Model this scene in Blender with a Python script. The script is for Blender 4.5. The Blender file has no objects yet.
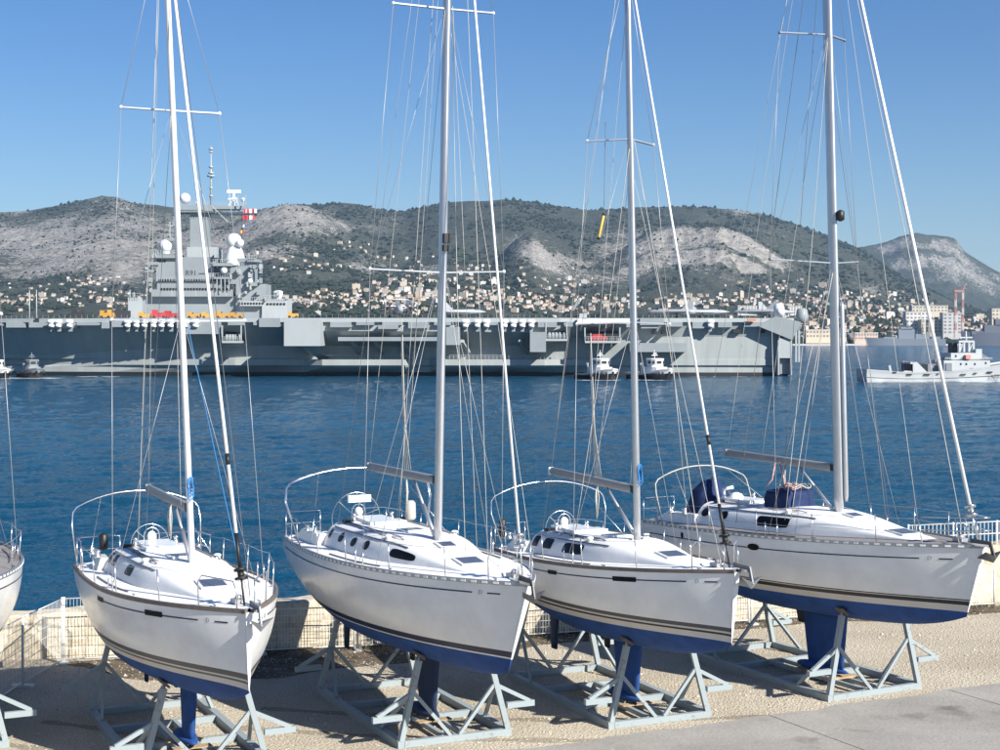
import bpy, math, random
import numpy as np
from mathutils import Vector, Matrix
random.seed(7); RNG = np.random.default_rng(11)
SC = bpy.context.scene; COL = SC.collection
R = math.radians
# ---------------------------------------------------------------- camera, sky, sun, exposure
CAM_H = 8.41          # eye above the boatyard ground (z = 0)
F = 1503.0            # focal length in pixels of a 1000 x 750 frame
HORIZON = 338.0
WATER_Z = -2.7
cam = bpy.data.cameras.new('camera'); cam_ob = bpy.data.objects.new('camera', cam); COL.objects.link(cam_ob)
cam_ob.location = (0, 0, CAM_H); cam_ob.rotation_euler = (R(90), 0, 0)
cam.sensor_width = 36; cam.lens = F / 1000 * 36; cam.shift_y = -(375 - HORIZON) / 1000
cam.clip_start = 0.5; cam.clip_end = 40000
SC.camera = cam_ob
SUN_AZ = 46.0         # degrees to the right of "straight behind the camera"
SUN_EL = 33.0
SUN_DIR = Vector((math.sin(R(SUN_AZ)) * math.cos(R(SUN_EL)), -math.cos(R(SUN_AZ)) * math.cos(R(SUN_EL)), math.sin(R(SUN_EL))))
world = bpy.data.worlds.new('World'); SC.world = world; world.use_nodes = True
wn = world.node_tree; wn.nodes.clear()
sky = wn.nodes.new('ShaderNodeTexSky'); sky.sky_type = 'NISHITA'; sky.sun_disc = False
sky.sun_elevation = R(SUN_EL); sky.sun_rotation = math.atan2(SUN_DIR.x, SUN_DIR.y)
sky.air_density = 1.0; sky.dust_density = 0.05; sky.ozone_density = 4.0; sky.altitude = 0
bg = wn.nodes.new('ShaderNodeBackground'); bg.inputs['Strength'].default_value = 0.057
wo = wn.nodes.new('ShaderNodeOutputWorld')
hs = wn.nodes.new('ShaderNodeHueSaturation'); hs.inputs['Saturation'].default_value = 1.28; hs.inputs['Hue'].default_value = .511; wn.links.new(sky.outputs[0], hs.inputs['Color']); wn.links.new(hs.outputs[0], bg.inputs['Color']); wn.links.new(bg.outputs[0], wo.inputs['Surface'])
sun = bpy.data.lights.new('sun', 'SUN'); sun.energy = 5.0; sun.angle = R(0.55); sun.color = (1.0, 0.955, 0.88)
sun_ob = bpy.data.objects.new('sun', sun); COL.objects.link(sun_ob)
sun_ob.rotation_euler = SUN_DIR.to_track_quat('Z', 'Y').to_euler(); sun_ob.location = (60, -40, 60)
SC.view_settings.view_transform = 'Standard'; SC.view_settings.look = 'None'
SC.view_settings.exposure = 0.95; SC.view_settings.gamma = 1.0
SC.cycles.max_bounces = 6; SC.cycles.transparent_max_bounces = 8

# ---------------------------------------------------------------- helpers
class MB:
    """collects shapes; build() links them as one mesh object"""
    def __init__(s): s.v = []; s.f = []; s.m = []; s.sm = []
    def add(s, vs, fs, mat=0, smooth=False):
        o = len(s.v); s.v.extend([tuple(map(float, p)) for p in vs])
        for f in fs:
            s.f.append(tuple(o + i for i in f)); s.m.append(mat); s.sm.append(smooth)
        return s
    def box(s, c, d, rz=0, mat=0, rot=None):
        x, y, z = d[0] / 2, d[1] / 2, d[2] / 2
        M = rot if rot is not None else Matrix.Rotation(rz, 3, 'Z')
        vs = [Vector(c) + M @ Vector((a * x, b * y, e * z)) for a in (-1, 1) for b in (-1, 1) for e in (-1, 1)]
        return s.add(vs, [(0, 1, 3, 2), (4, 6, 7, 5), (0, 4, 5, 1), (2, 3, 7, 6), (0, 2, 6, 4), (1, 5, 7, 3)], mat)
    def box2(s, lo, hi, mat=0):
        return s.box([(a + b) / 2 for a, b in zip(lo, hi)], [abs(b - a) for a, b in zip(lo, hi)], mat=mat)
    def beam(s, p, q, w, h, mat=0, up=(0, 0, 1)):
        p = Vector(p); q = Vector(q); d = (q - p); L = d.length; d.normalize()
        up = Vector(up)
        if abs(d.dot(up)) > .97: up = Vector((1, 0, 0))
        sd = d.cross(up).normalized(); u2 = sd.cross(d)
        vs = []
        for e in (p, q):
            for a, b in ((-1, -1), (1, -1), (1, 1), (-1, 1)): vs.append(e + sd * (a * w / 2) + u2 * (b * h / 2))
        return s.add(vs, [(3, 2, 1, 0), (4, 5, 6, 7), (0, 1, 5, 4), (1, 2, 6, 5), (2, 3, 7, 6), (3, 0, 4, 7)], mat)
    def tube(s, pts, r, n=6, mat=0, sq=None):
        pts = [Vector(p) for p in pts]; rings = []
        rr = r if isinstance(r, (list, tuple)) else [r] * len(pts)
        ref = None
        for i, p in enumerate(pts):
            d = (pts[min(i + 1, len(pts) - 1)] - pts[max(i - 1, 0)]).normalized()
            if ref is None:
                a = Vector((0, 0, 1)) if abs(d.z) < .9 else Vector((1, 0, 0))
                ref = (a - d * a.dot(d)).normalized()
            else:
                ref = (ref - d * ref.dot(d)).normalized()
            bi = d.cross(ref)
            ring = []
            for k in range(n):
                t = 2 * math.pi * (k + .5) / n
                ring.append(p + ref * (math.cos(t) * rr[i]) + bi * (math.sin(t) * rr[i] * (sq or 1)))
            rings.append(ring)
        s.rings(rings, mat, True, True, n > 4)
        return s
    def rings(s, rings, mat=0, cap=True, closed=True, smooth=True):
        n = len(rings[0]); vs = [p for r_ in rings for p in r_]; fs = []
        for i in range(len(rings) - 1):
            for k in range(n if closed else n - 1):
                a = i * n + k; b = i * n + (k + 1) % n
                fs.append((a, b, b + n, a + n))
        s.add(vs, fs, mat, smooth)
        if cap and closed:
            o = len(s.v) - len(vs)
            s.f.append(tuple(o + k for k in reversed(range(n)))); s.m.append(mat); s.sm.append(False)
            s.f.append(tuple(o + (len(rings) - 1) * n + k for k in range(n))); s.m.append(mat); s.sm.append(False)
        return s
    def lathe(s, c, prof, n=14, mat=0, axis='Z', smooth=True):
        rings = []
        for (r_, h) in prof:
            ring = []
            for k in range(n):
                t = 2 * math.pi * k / n
                a, b = r_ * math.cos(t), r_ * math.sin(t)
                p = (a, b, h) if axis == 'Z' else ((h, a, b) if axis == 'X' else (b, h, a))
                ring.append(Vector(c) + Vector(p))
            rings.append(ring)
        return s.rings(rings, mat, True, True, smooth)
    def ball(s, c, r, n=12, m=8, mat=0, sz=1.0):
        return s.lathe(c, [(max(r * math.sin(math.pi * i / m), 1e-4), -r * sz * math.cos(math.pi * i / m)) for i in range(m + 1)], n, mat)
    def prism(s, poly, ext, mat=0):
        n = len(poly); e = Vector(ext)
        vs = [Vector(p) for p in poly] + [Vector(p) + e for p in poly]
        fs = [tuple(reversed(range(n))), tuple(range(n, 2 * n))] + [(i, (i + 1) % n, n + (i + 1) % n, n + i) for i in range(n)]
        return s.add(vs, fs, mat)
    def grid(s, P, mat=0, smooth=True, skip=None, flip=False):
        nr, nc = len(P), len(P[0]); vs = [p for row in P for p in row]; fs = []
        for i in range(nr - 1):
            for j in range(nc - 1):
                if skip and skip(i, j): continue
                q = (i * nc + j, i * nc + j + 1, (i + 1) * nc + j + 1, (i + 1) * nc + j)
                fs.append(q[::-1] if flip else q)
        return s.add(vs, fs, mat, smooth)
    def build(s, name, mats, parent=None, **props):
        me = bpy.data.meshes.new(name); me.from_pydata(s.v, [], s.f)
        for m in (mats if isinstance(mats, (list, tuple)) else [mats]): me.materials.append(M[m] if isinstance(m, str) else m)
        me.polygons.foreach_set('material_index', s.m); me.polygons.foreach_set('use_smooth', s.sm); me.update()
        return link(name, me, parent, **props)
def link(name, me, parent=None, **props):
    o = bpy.data.objects.new(name, me); COL.objects.link(o); o.parent = parent
    for k, v in props.items(): o[k] = v
    return o
def thing(name, label, cat, loc=(0, 0, 0), rot=(0, 0, 0), group=None):
    o = bpy.data.objects.new(name, None); COL.objects.link(o); o.empty_display_size = .3
    o.location = loc; o.rotation_euler = rot; o['label'] = label; o['category'] = cat
    if group: o['group'] = group
    return o
def tag(o, label, cat, group=None):
    o['label'] = label; o['category'] = cat
    if group: o['group'] = group
    return o
def copy_tree(o, parent=None):
    c = o.copy(); COL.objects.link(c); c.parent = parent
    for ch in list(o.children): copy_tree(ch, c)
    return c
def np_mesh(name, V, Q, mat, parent=None, smooth=False, **props):
    """fast mesh from arrays; Q is (n,3) or (n,4)"""
    V = np.asarray(V, np.float32); Q = np.asarray(Q, np.int32); k = Q.shape[1]
    me = bpy.data.meshes.new(name)
    me.vertices.add(len(V)); me.vertices.foreach_set('co', V.ravel())
    me.loops.add(Q.size); me.loops.foreach_set('vertex_index', Q.ravel())
    me.polygons.add(len(Q)); me.polygons.foreach_set('loop_start', np.arange(0, Q.size, k, dtype=np.int32))
    me.polygons.foreach_set('use_smooth', np.full(len(Q), smooth, dtype=bool))
    me.update(calc_edges=True)
    for m in (mat if isinstance(mat, (list, tuple)) else [mat]): me.materials.append(M[m] if isinstance(m, str) else m)
    return link(name, me, parent, **props)
def ground_pt(px, py, z=0.0):
    Y = F * (CAM_H - z) / (py - HORIZON); return Vector(((px - 500) / F * Y, Y, z))
def at(px, py, Y):
    return Vector(((px - 500) / F * Y, Y, CAM_H - (py - HORIZON) / F * Y))
# value noise (numpy)
_P = RNG.random((256, 256))
def vnoise(x, y):
    xi = np.floor(x).astype(int); yi = np.floor(y).astype(int); fx = x - xi; fy = y - yi
    fx = fx * fx * (3 - 2 * fx); fy = fy * fy * (3 - 2 * fy)
    g = lambda a, b: _P[a & 255, b & 255]
    return (g(xi, yi) * (1 - fx) + g(xi + 1, yi) * fx) * (1 - fy) + (g(xi, yi + 1) * (1 - fx) + g(xi + 1, yi + 1) * fx) * fy
def fbm(x, y, o=5, ridged=False):
    s = 0; a = .5
    for i in range(o):
        n = vnoise(x + 17.3 * i, y + 5.1 * i)
        s = s + a * ((1 - abs(2 * n - 1)) if ridged else n); x = x * 2.03; y = y * 2.03; a *= .5
    return s

# ---------------------------------------------------------------- materials
M = {}
def srgb(r, g, b):
    f = lambda c: (c / 255 / 12.92) if c / 255 <= .04045 else ((c / 255 + .055) / 1.055) ** 2.4
    return (f(r), f(g), f(b))
def mat(name, col, rough=.5, metal=0.0, var=0.0, vscale=3.0, bump=0.0, bscale=30.0, spec=None, col2=None, coat=0.0, obj=True):
    m = bpy.data.materials.new(name); m.use_nodes = True; nt = m.node_tree; N = nt.nodes; L = nt.links
    p = N['Principled BSDF']; p.inputs['Roughness'].default_value = rough; p.inputs['Metallic'].default_value = metal
    if spec is not None: p.inputs['Specular IOR Level'].default_value = spec
    if coat: p.inputs['Coat Weight'].default_value = coat; p.inputs['Coat Roughness'].default_value = .08
    p.inputs['Base Color'].default_value = (*col, 1)
    if var or col2 or bump:
        tc = N.new('ShaderNodeTexCoord'); out = tc.outputs['Object'] if obj else tc.outputs['Generated']
    if var or col2:
        nz = N.new('ShaderNodeTexNoise'); nz.inputs['Scale'].default_value = vscale; nz.inputs['Detail'].default_value = 6; nz.inputs['Roughness'].default_value = .62
        L.new(out, nz.inputs['Vector'])
        rp = N.new('ShaderNodeValToRGB'); c2 = col2 or tuple(c * (1 - var) for c in col)
        rp.color_ramp.elements[0].position = .35; rp.color_ramp.elements[1].position = .65
        rp.color_ramp.elements[0].color = (*c2, 1); rp.color_ramp.elements[1].color = (*col, 1)
        L.new(nz.outputs['Fac'], rp.inputs['Fac']); L.new(rp.outputs['Color'], p.inputs['Base Color'])
    if bump:
        nb = N.new('ShaderNodeTexNoise'); nb.inputs['Scale'].default_value = bscale; nb.inputs['Detail'].default_value = 4
        L.new(out, nb.inputs['Vector']); b = N.new('ShaderNodeBump'); b.inputs['Strength'].default_value = bump; b.inputs['Distance'].default_value = .02
        L.new(nb.outputs['Fac'], b.inputs['Height']); L.new(b.outputs['Normal'], p.inputs['Normal'])
    M[name] = m; return m
mat('gelcoat', (.79, .79, .77), .24, var=.10, vscale=1.6, coat=.25, bump=.04, bscale=2.5)
mat('deck_white', (.82, .82, .80), .55, var=.07, vscale=4, bump=.15, bscale=160)
mat('deck_teak', (.27, .255, .24), .8, var=.3, vscale=14, bump=.2, bscale=60)
mat('antifoul', (.012, .072, .275), .75, var=.35, vscale=2.2, bump=.1, bscale=20)
mat('antifoul_navy', (.012, .03, .085), .7, var=.2, vscale=2)
mat('stripe_grey', (.075, .075, .08), .35)
mat('stripe_navy', (.012, .017, .05), .3)
mat('band_cream', (.62, .58, .52), .4, var=.08, vscale=2)
mat('stripe_black', (.015, .015, .018), .3)
mat('toe_rail_wood', (.16, .135, .12), .6, var=.3, vscale=8)
mat('toe_rail_alu', (.30, .31, .33), .4, .6)
mat('alu', (.57, .57, .58), .34, .70, var=.08, vscale=3)
mat('alu_grey', (.36, .36, .37), .4, .35, var=.08, vscale=2)
mat('boom_grey', (.30, .295, .29), .45, .15, var=.1, vscale=3)
mat('mast_white', (.82, .81, .80), .3, .15)
mat('steel', (.66, .66, .67), .22, .9)
mat('wire', (.36, .36, .37), .4, .4)
mat('rope', (.46, .45, .41), .8, var=.25, vscale=30)
mat('rope_dark', (.11, .11, .12), .8)
mat('rope_blue', (.03, .18, .42), .75)
mat('rope_red', (.45, .06, .07), .8, col2=(.6, .55, .5), vscale=40)
mat('foil', (.78, .78, .78), .35, .1)
mat('window', (.006, .007, .010), .35, spec=.08)
mat('hatch_glass', (.075, .09, .13), .3, spec=.3)
mat('black', (.012, .012, .013), .5)
mat('canvas_blue', (.007, .024, .095), .85, var=.35, vscale=5, bump=.5, bscale=9)
mat('plastic_white', (.80, .80, .78), .35)
mat('anchor_galv', (.20, .21, .22), .55, .25)
mat('anchor_dark', (.09, .09, .095), .5, .5)
mat('cradle_paint', (.28, .325, .34), .55, .1, vscale=7, bump=.1, col2=(.17, .115, .08))
_r = [n_ for n_ in M['cradle_paint'].node_tree.nodes if n_.type == 'VALTORGB'][0].color_ramp; _r.elements[0].position = .27; _r.elements[1].position = .40
mat('timber', (.45, .32, .19), .85, var=.4, vscale=9, bump=.3)
mat('wood_pad', (.20, .15, .11), .85, var=.4, vscale=9)
mat('fence_white', (.64, .64, .62), .5)
mat('fence_galv', (.55, .55, .54), .45, .35)
mat('scum', (.30, .22, .15), .9)
# ---------------------------------------------------------------- sailing yachts on the hard
def smooth01(t): t = max(0., min(1., t)); return t * t * (3 - 2 * t)
class Hull:
    def __init__(s, c): s.__dict__.update(c); s.xs = s.J - s.L
    def b(s, u):
        um, bs, p = .41, s.bs, 2.3
        if u < um: r = bs + (1 - bs) * math.sin(u / um * math.pi / 2)
        else: r = 1 - ((u - um) / (1 - um)) ** p
        return max(s.Bm / 2 * r, .06)
    def zsh(s, u): return s.zs + (s.zb - s.zs) * u ** 1.6
    def zk(s, u):
        zm = s.zw - .60
        if u < .5: return zm + .70 * ((.5 - u) / .5) ** 2
        return zm + (.60 - s.fore) * ((u - .5) / .5) ** 3.2
    def n(s, u): return 1.35 + 1.3 * max(0, min(1, (1 - u) / .6))
    def x(s, u, z): 
        q = (s.zsh(u) - z) / (s.zsh(1) - s.zw)
        return s.xs + u * s.L - s.rake * q * u ** 6 + .35 * q * (1 - u) ** 10
    def half(s, u, z):
        d = max(0, min(1, (s.zsh(u) - z) / (s.zsh(u) - s.zk(u)))); n = s.n(u)
        return s.b(u) * (1 - d ** n) ** (1 / n)
    def bottom(s, u, y):
        n = s.n(u); q = min(1, abs(y) / s.b(u)); return s.zsh(u) - (s.zsh(u) - s.zk(u)) * (1 - q ** n) ** (1 / n)
    def u(s, x): return (x - s.xs) / s.L
    def deck(s, x, y):
        u = s.u(x); q = min(1, abs(y) / s.b(u)); return s.zsh(u) + .07 * (1 - q * q)

def yacht(c):
    H = Hull(c); g = c.get
    phi = c['yaw'] - math.pi / 2
    root = thing('sailing_yacht', c['label'], 'sailboat', (c['X'], c['Z'], 0), (0, -c['trim'], phi), 'sailing yachts propped up on the hard')
    NU = 56
    us = [i / NU for i in range(NU + 1)]
    us = [1 - (1 - u) ** 1.25 for u in us]
    # ---- hull with its painted bands (rows follow the paint lines)
    bands = c['bands']                       # [(height above waterline, material)] from the waterline up
    mats = ['antifoul'] + [m for _, m in bands] + ['gelcoat']
    mb = MB()
    grid_rows = []; row_m = []
    m_bot = 9
    zlev = [0.0] + [h for h, _ in bands]
    def col(u):
        pts = []
        yw = H.half(u, max(H.zw, H.zk(u)))
        for k in range(m_bot + 1):
            y = yw * k / m_bot; z = H.bottom(u, y) if yw > 1e-4 else H.zk(u)
            if k == m_bot: z = max(H.zw, H.zk(u))
            pts.append((min(z, max(H.zw, H.zk(u))), y))
        for h in zlev[1:]:
            z = max(H.zw + h, H.zk(u)); pts.append((z, H.half(u, z)))
        zt = max(H.zw + zlev[-1], H.zk(u)); ztop = H.zsh(u)
        for k in range(1, 9):
            z = zt + (ztop - zt) * k / 8; pts.append((z, H.half(u, z)))
        return pts
    cols = [col(u) for u in us]
    nrow = len(cols[0])
    rm = [0] * m_bot + [1 + i for i in range(len(bands))] + [len(bands) + 1] * 8
    for sd in (1, -1):
        for i in range(nrow - 1):
            P = [[(H.x(u, cc[i + a][0]), sd * cc[i + a][1], cc[i + a][0]) for u, cc in zip(us, cols)] for a in (0, 1)]
            mb.grid(P, rm[i], True, flip=(sd < 0))
    for e in (0, NU):                          # transom and stem face
        for i in range(nrow - 1):
            a, b_ = cols[e][i], cols[e][i + 1]; u = us[e]
            q = [(H.x(u, a[0]), a[1], a[0]), (H.x(u, a[0]), -a[1], a[0]), (H.x(u, b_[0]), -b_[1], b_[0]), (H.x(u, b_[0]), b_[1], b_[0])]
            mb.add(q if e else q[::-1], [(3, 2, 1, 0)], rm[i] if e == 0 or i < m_bot else len(bands) + 1)
    hull = mb.build('hull', mats, root)
    # weld coincident rows for smooth shading
    import bmesh
    bm = bmesh.new(); bm.from_mesh(hull.data); bmesh.ops.remove_doubles(bm, verts=bm.verts, dist=.0004)
    bmesh.ops.dissolve_degenerate(bm, dist=.0003, edges=bm.edges); bmesh.ops.recalc_face_normals(bm, faces=bm.faces)
    for f in bm.faces: f.smooth = True
    for ed in bm.edges:
        if len(ed.link_faces) == 2 and ed.calc_face_angle(0) > .6: ed.smooth = False
    bm.to_mesh(hull.data); bm.free()
    # cove stripe: thin proud ribbon below the sheer on both sides
    for sd in (1, -1):
        for (u0, u1) in c['cove']:
            P = []
            for dz in (.0, -.028):
                P.append([(H.x(u, H.zsh(u) - c['cove_z'] + dz), sd * (H.half(u, H.zsh(u) - c['cove_z'] + dz) + .005), H.zsh(u) - c['cove_z'] + dz) for u in np.linspace(u0, u1, 40)])
            MB().grid(P, 0, True, flip=(sd > 0)).build('cove_stripe', 'stripe_navy', hull)
        # small emblem on the bow: a little shield outline of bars, as on the photograph
        if g('emblem'):
            ue = c['emblem']; e = MB()
            for (du, z0, z1) in ((0, -.045, .04), (.0026, .025, .045), (.0026, -.045, -.03), (.0052, -.03, .03)):
                P = [[(H.x(u, H.zsh(u) - c['cove_z'] + z), sd * (H.half(u, H.zsh(u) - c['cove_z'] + z) + .006), H.zsh(u) - c['cove_z'] + z) for u in (ue + du, ue + du + .0018)] for z in (z1, z0)]
                e.grid(P, 0, False, flip=(sd > 0))
            e.build('bow_emblem', 'alu_grey', hull)
        for (u0, u1, dz, hh, rnd) in c.get('ports', []):
            o = MB(); ring = []; uc = (u0 + u1) / 2; ru = (u1 - u0) / 2; zc = H.zsh(uc) - dz
            pts = []
            for k in range(20):
                t = 2 * math.pi * k / 20; e_ = .9 if rnd else .28
                a = math.copysign(abs(math.cos(t)) ** e_, math.cos(t)); b_ = math.copysign(abs(math.sin(t)) ** e_, math.sin(t))
                u = uc + ru * a; z = zc + hh / 2 * b_ + (H.zsh(u) - H.zsh(uc)); pts.append((H.x(u, z), sd * (H.half(u, z) + .012), z))
            if rnd: o.add(pts, [tuple(range(20)) if sd < 0 else tuple(reversed(range(20)))])
            else:
                P = [[(H.x(u, zc + hh / 2 * e_ + H.zsh(u) - H.zsh(uc)), sd * (H.half(u, zc + hh / 2 * e_ + H.zsh(u) - H.zsh(uc)) + .012), zc + hh / 2 * e_ + H.zsh(u) - H.zsh(uc)) for u in np.linspace(u0, u1, 10)] for e_ in (1, -1)]
                o.grid(P, 0, True, flip=(sd > 0))
            o.build('hull_port', 'window', hull)
    # toe rail along the sheer
    for sd in (1, -1):
        rings = []
        for u in us[1:]:
            x = H.x(u, H.zsh(u)); y = sd * H.b(u); z = H.zsh(u)
            rings.append([(x, y + sd * .022, z - .03), (x, y + sd * .022, z + .045), (x, y - sd * .03, z + .05), (x, y - sd * .03, z - .0)])
        t = MB().rings(rings, 0, True, True, False).build('toe_rail', c['rail'], root)
        if c['rail'] == 'toe_rail_alu':
            sl = MB(); k = 0
            n = int(H.L / .24)
            for k in range(2, n - 1):
                u = k / n; x = H.x(u, H.zsh(u)); u2 = u + .11 / H.L; x2 = H.x(u2, H.zsh(u2))
                sl.beam((x, sd * (H.b(u) + .024), H.zsh(u) + .008), (x2, sd * (H.b(u2) + .024), H.zsh(u2) + .008), .008, .04)
            sl.build('rail_slots', 'plastic_white', t, kind='stuff')
    # deck with cockpit well
    ck0, ck1 = .03, c['roof'][0] + .02
    fr = [-1, -.86, -.5, -.25, 0, .25, .5, .86, 1]
    P = []
    for u in us:
        zz = H.zsh(u); P.append([(H.xs + u * H.L, f * (H.b(u) - .012), zz + .004 + .07 * (1 - f * f)) for f in fr])
    deck = MB().grid(P, 0, True, skip=lambda i, j: ck0 < us[i] < ck1 and 2 <= j <= 5).build('deck', c['deck_mat'], root)
    xa, xb2 = H.xs + ck0 * H.L, H.xs + ck1 * H.L
    w = MB(); bw = .5 * H.b(.15); zf = H.zsh(.2) - .42
    w.box2((xa - .12, -bw - .12, zf - .04), (xb2 + .12, bw + .12, zf))
    for sd in (1, -1):
        w.box2((xa - .1, sd * (bw + .1), zf), (xb2 + .1, sd * (bw + .13), H.zsh(.2) + .04))
        w.box2((xa + .1, sd * .30, zf), (xb2, sd * (bw + .09), zf + .36))
    w.box2((xa - .14, -bw - .1, zf), (xa - .11, bw + .1, H.zsh(.1) + .02))
    w.build('cockpit', 'deck_white', deck)
    # coachroof
    r0, r1 = c['roof']
    def wc(u):
        t = (u - r0) / (r1 - r0); return H.b(u) * (.70 - .10 * t) * (1 - .42 * smooth01((t - .45) / .55)) * (1.0 if t < .9 else 1 - .5 * ((t - .9) / .1) ** 2)
    hc0 = c['roof_h']
    def hc(u):
        t = (u - r0) / (r1 - r0); return hc0 * (1 - .22 * t) * (1 - smooth01((t - .50) / .50)) + .012
    e1, e2 = .34, .52
    def roofp(u, t, off=0.0):
        a, b_ = math.cos(t), math.sin(t)
        y = (wc(u) - .10 * hc(u)) * math.copysign(abs(a) ** e1, a); z = hc(u) * abs(b_) ** e2
        y *= 1 - .16 * (z / max(hc(u), .01)) * (hc(u) / hc0)
        return (H.xs + u * H.L, y + (off if a > 0 else -off), H.zsh(u) + .05 + z + .05 * (1 - (y / max(wc(u), .05)) ** 2) * (z / hc0) + off * .5)
    ts = [math.pi * k / 26 for k in range(27)]
    ru = np.linspace(r0, r1, 30)
    mb = MB().grid([[roofp(u, t) for t in ts] for u in ru], 0, True)
    aft = [roofp(r0, t) for t in ts]; mb.add(aft, [tuple(range(len(aft)))], 0)
    roof = mb.build('coachroof', 'deck_white', root)
    def tz(v): return math.asin(min(1, v ** (1 / e2)))
    for (u0, u1, v0, v1, rnd) in c['windows']:
        for sd in (0, 1):
            n = 22; uc, ruu = (u0 + u1) / 2, (u1 - u0) / 2; vc, rv = (v0 + v1) / 2, (v1 - v0) / 2; rings = []
            for sc in (1.0, .55, .02):
                ring = []
                for k in range(n):
                    a = 2 * math.pi * k / n; e_ = rnd
                    ca = math.copysign(abs(math.cos(a)) ** e_, math.cos(a)); sa = math.copysign(abs(math.sin(a)) ** e_, math.sin(a))
                    t = tz(vc + rv * sa * sc); t = t if sd == 0 else math.pi - t
                    ring.append(roofp(uc + ruu * ca * sc, t, .008 + .006 * (1 - sc)))
                rings.append(ring)
            wd = MB().rings(rings, 0, False, True, True).build('window', 'window', roof)
    # companionway slide, hatches, handrails, tracks, winches
    xr = lambda u: H.xs + u * H.L
    ztop = lambda u, y=0: roofp(u, math.pi / 2)[2]
    mb = MB(); mb.box((xr(r0) + .45, 0, ztop(r0 + .03) + .03), (1.0, .74, .07)); mb.box((xr(r0) + 1.15, 0, ztop(r0 + .08) + .02), (.5, .9, .10)); mb.build('companionway_hatch', 'gelcoat', roof)
    for (xc, wd_) in c['hatches']:
        u = H.u(xc); zc = ztop(u) if r0 < u < r1 else H.deck(xc, 0); zn = ztop(u + .03) if r0 < u + .03 < r1 else H.deck(xc + .3, 0)
        sl = math.atan2(zc - zn, .03 * H.L); rot = Matrix.Rotation(sl, 3, 'Y')
        o = MB().box((xc, 0, zc + .012), (wd_ + .07, wd_ + .07, .05), rot=rot).build('deck_hatch', 'gelcoat', deck)
        MB().box((xc, 0, zc + .032), (wd_ - .04, wd_ - .04, .02), rot=rot).build('hatch_pane', 'hatch_glass', o)
    for sd in (1, -1):
        pts = []
        for k, u in enumerate(np.linspace(r0 + .12, r0 + .36, 9)):
            p = roofp(u, 1.15 if sd > 0 else math.pi - 1.15); pts.append((p[0], p[1], p[2] + (.05 if k % 2 else .012)))
        MB().tube(pts, .014, 5).build('handrail', 'toe_rail_wood' if c['rail'] != 'toe_rail_alu' else 'steel', roof)
        pts = [roofp(u, .75 if sd > 0 else math.pi - .75, .012) for u in np.linspace(r0 + .02, r0 + .40, 8)]
        MB().tube(pts, .018, 4).build('genoa_track', 'stripe_grey', roof)
        for (xw, yf, rr) in ((xr(r0) + .35, .40, .065), (xr(r0) - .35, 1.0, .085), (xr(r0) - .95, 1.0, .07)):
            yy = sd * (wc(r0) * yf + (.02 if yf == 1 else 0)); zz = ztop(r0) + .0 if yf < 1 else H.deck(xw, yy) + .24
            wi = MB().lathe((xw, yy, zz), [(rr, 0), (rr * 1.05, .03), (rr * .7, .06), (rr * .66, .12), (rr * .95, .15), (rr * .5, .17)], 12).build('winch', 'steel', deck)
        # cockpit coaming
        rings = []
        for u in np.linspace(.035, r0 + .004, 12):
            t = smooth01((u - .035) / .05); x = xr(u); y = sd * (wc(r0) * (.90 + .1 * (u - .035) / r0) - .05); h = (.10 + .17 * t)
            zz = H.zsh(u) + .03
            rings.append([(x, y + sd * .17, zz), (x, y + sd * .10, zz + h), (x, y - sd * .09, zz + h), (x, y - sd * .13, zz)])
        MB().rings(rings, 0, True, True, False).build('coaming', 'gelcoat', deck)
        for xc in (H.xs + .35, 0.9, H.J - .8):
            yc = sd * (H.b(H.u(xc)) - .10); z = H.deck(xc, yc)
            cl = MB(); cl.tube([(xc - .11, yc, z + .05), (xc + .11, yc, z + .05)], .014, 5); cl.box((xc, yc, z + .025), (.08, .03, .05)); cl.build('cleat', 'steel', deck)
    # lines led aft over the cabin top, ventilators, blocks
    for sd in (1, -1):
        for k in range(3):
            pts = [(-.12, sd * (.10 + .05 * k), c['zm'] + .05)] + [(p_[0], p_[1], p_[2] + .015) for p_ in [roofp(u, 1.30 - .06 * k if sd > 0 else math.pi - 1.30 + .06 * k) for u in np.linspace(H.u(-.7), r0 + .03, 6)]]
            MB().tube(pts, .009, 4).build('control_line', ['rope_dark', 'rope', 'rope_red'][k] if c['rail'] == 'toe_rail_alu' else ['rope_dark', 'rope', 'rope_blue'][k], roof)
        p_ = roofp(r0 + .035, 1.27 if sd > 0 else math.pi - 1.27); MB().box((p_[0], p_[1], p_[2] + .03), (.16, .24, .07)).build('rope_clutch', 'black', roof)
        p_ = roofp(H.u(-.9), 1.0 if sd > 0 else math.pi - 1.0); v_ = MB(); v_.lathe(p_, [(.07, -.03), (.065, .03), (.085, .05), (.07, .08), (.02, .09)], 10); v_.build('ventilator', 'plastic_white', roof)
        tb_ = MB(); xg = -1.6; yy = sd * (H.b(H.u(xg)) - .28)
        tb_.tube([(x_, sd * (H.b(H.u(x_)) - .26), H.deck(x_, sd * (H.b(H.u(x_)) - .26)) + .02) for x_ in np.linspace(-2.6, .2, 6)], .016, 4); tb_.build('sheet_track', 'stripe_grey', deck)
    wl__ = MB(); xw_ = H.J - .75; wl__.box((xw_, 0, H.deck(xw_, 0) + .05), (.26, .20, .07)); wl__.lathe((xw_, .02, H.deck(xw_, 0) + .11), [(.07, -.04), (.07, .02), (.04, .05)], 10); wl__.build('windlass', 'alu_grey', deck)
    # stanchions and lifelines
    stx = c['stanchions']
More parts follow.
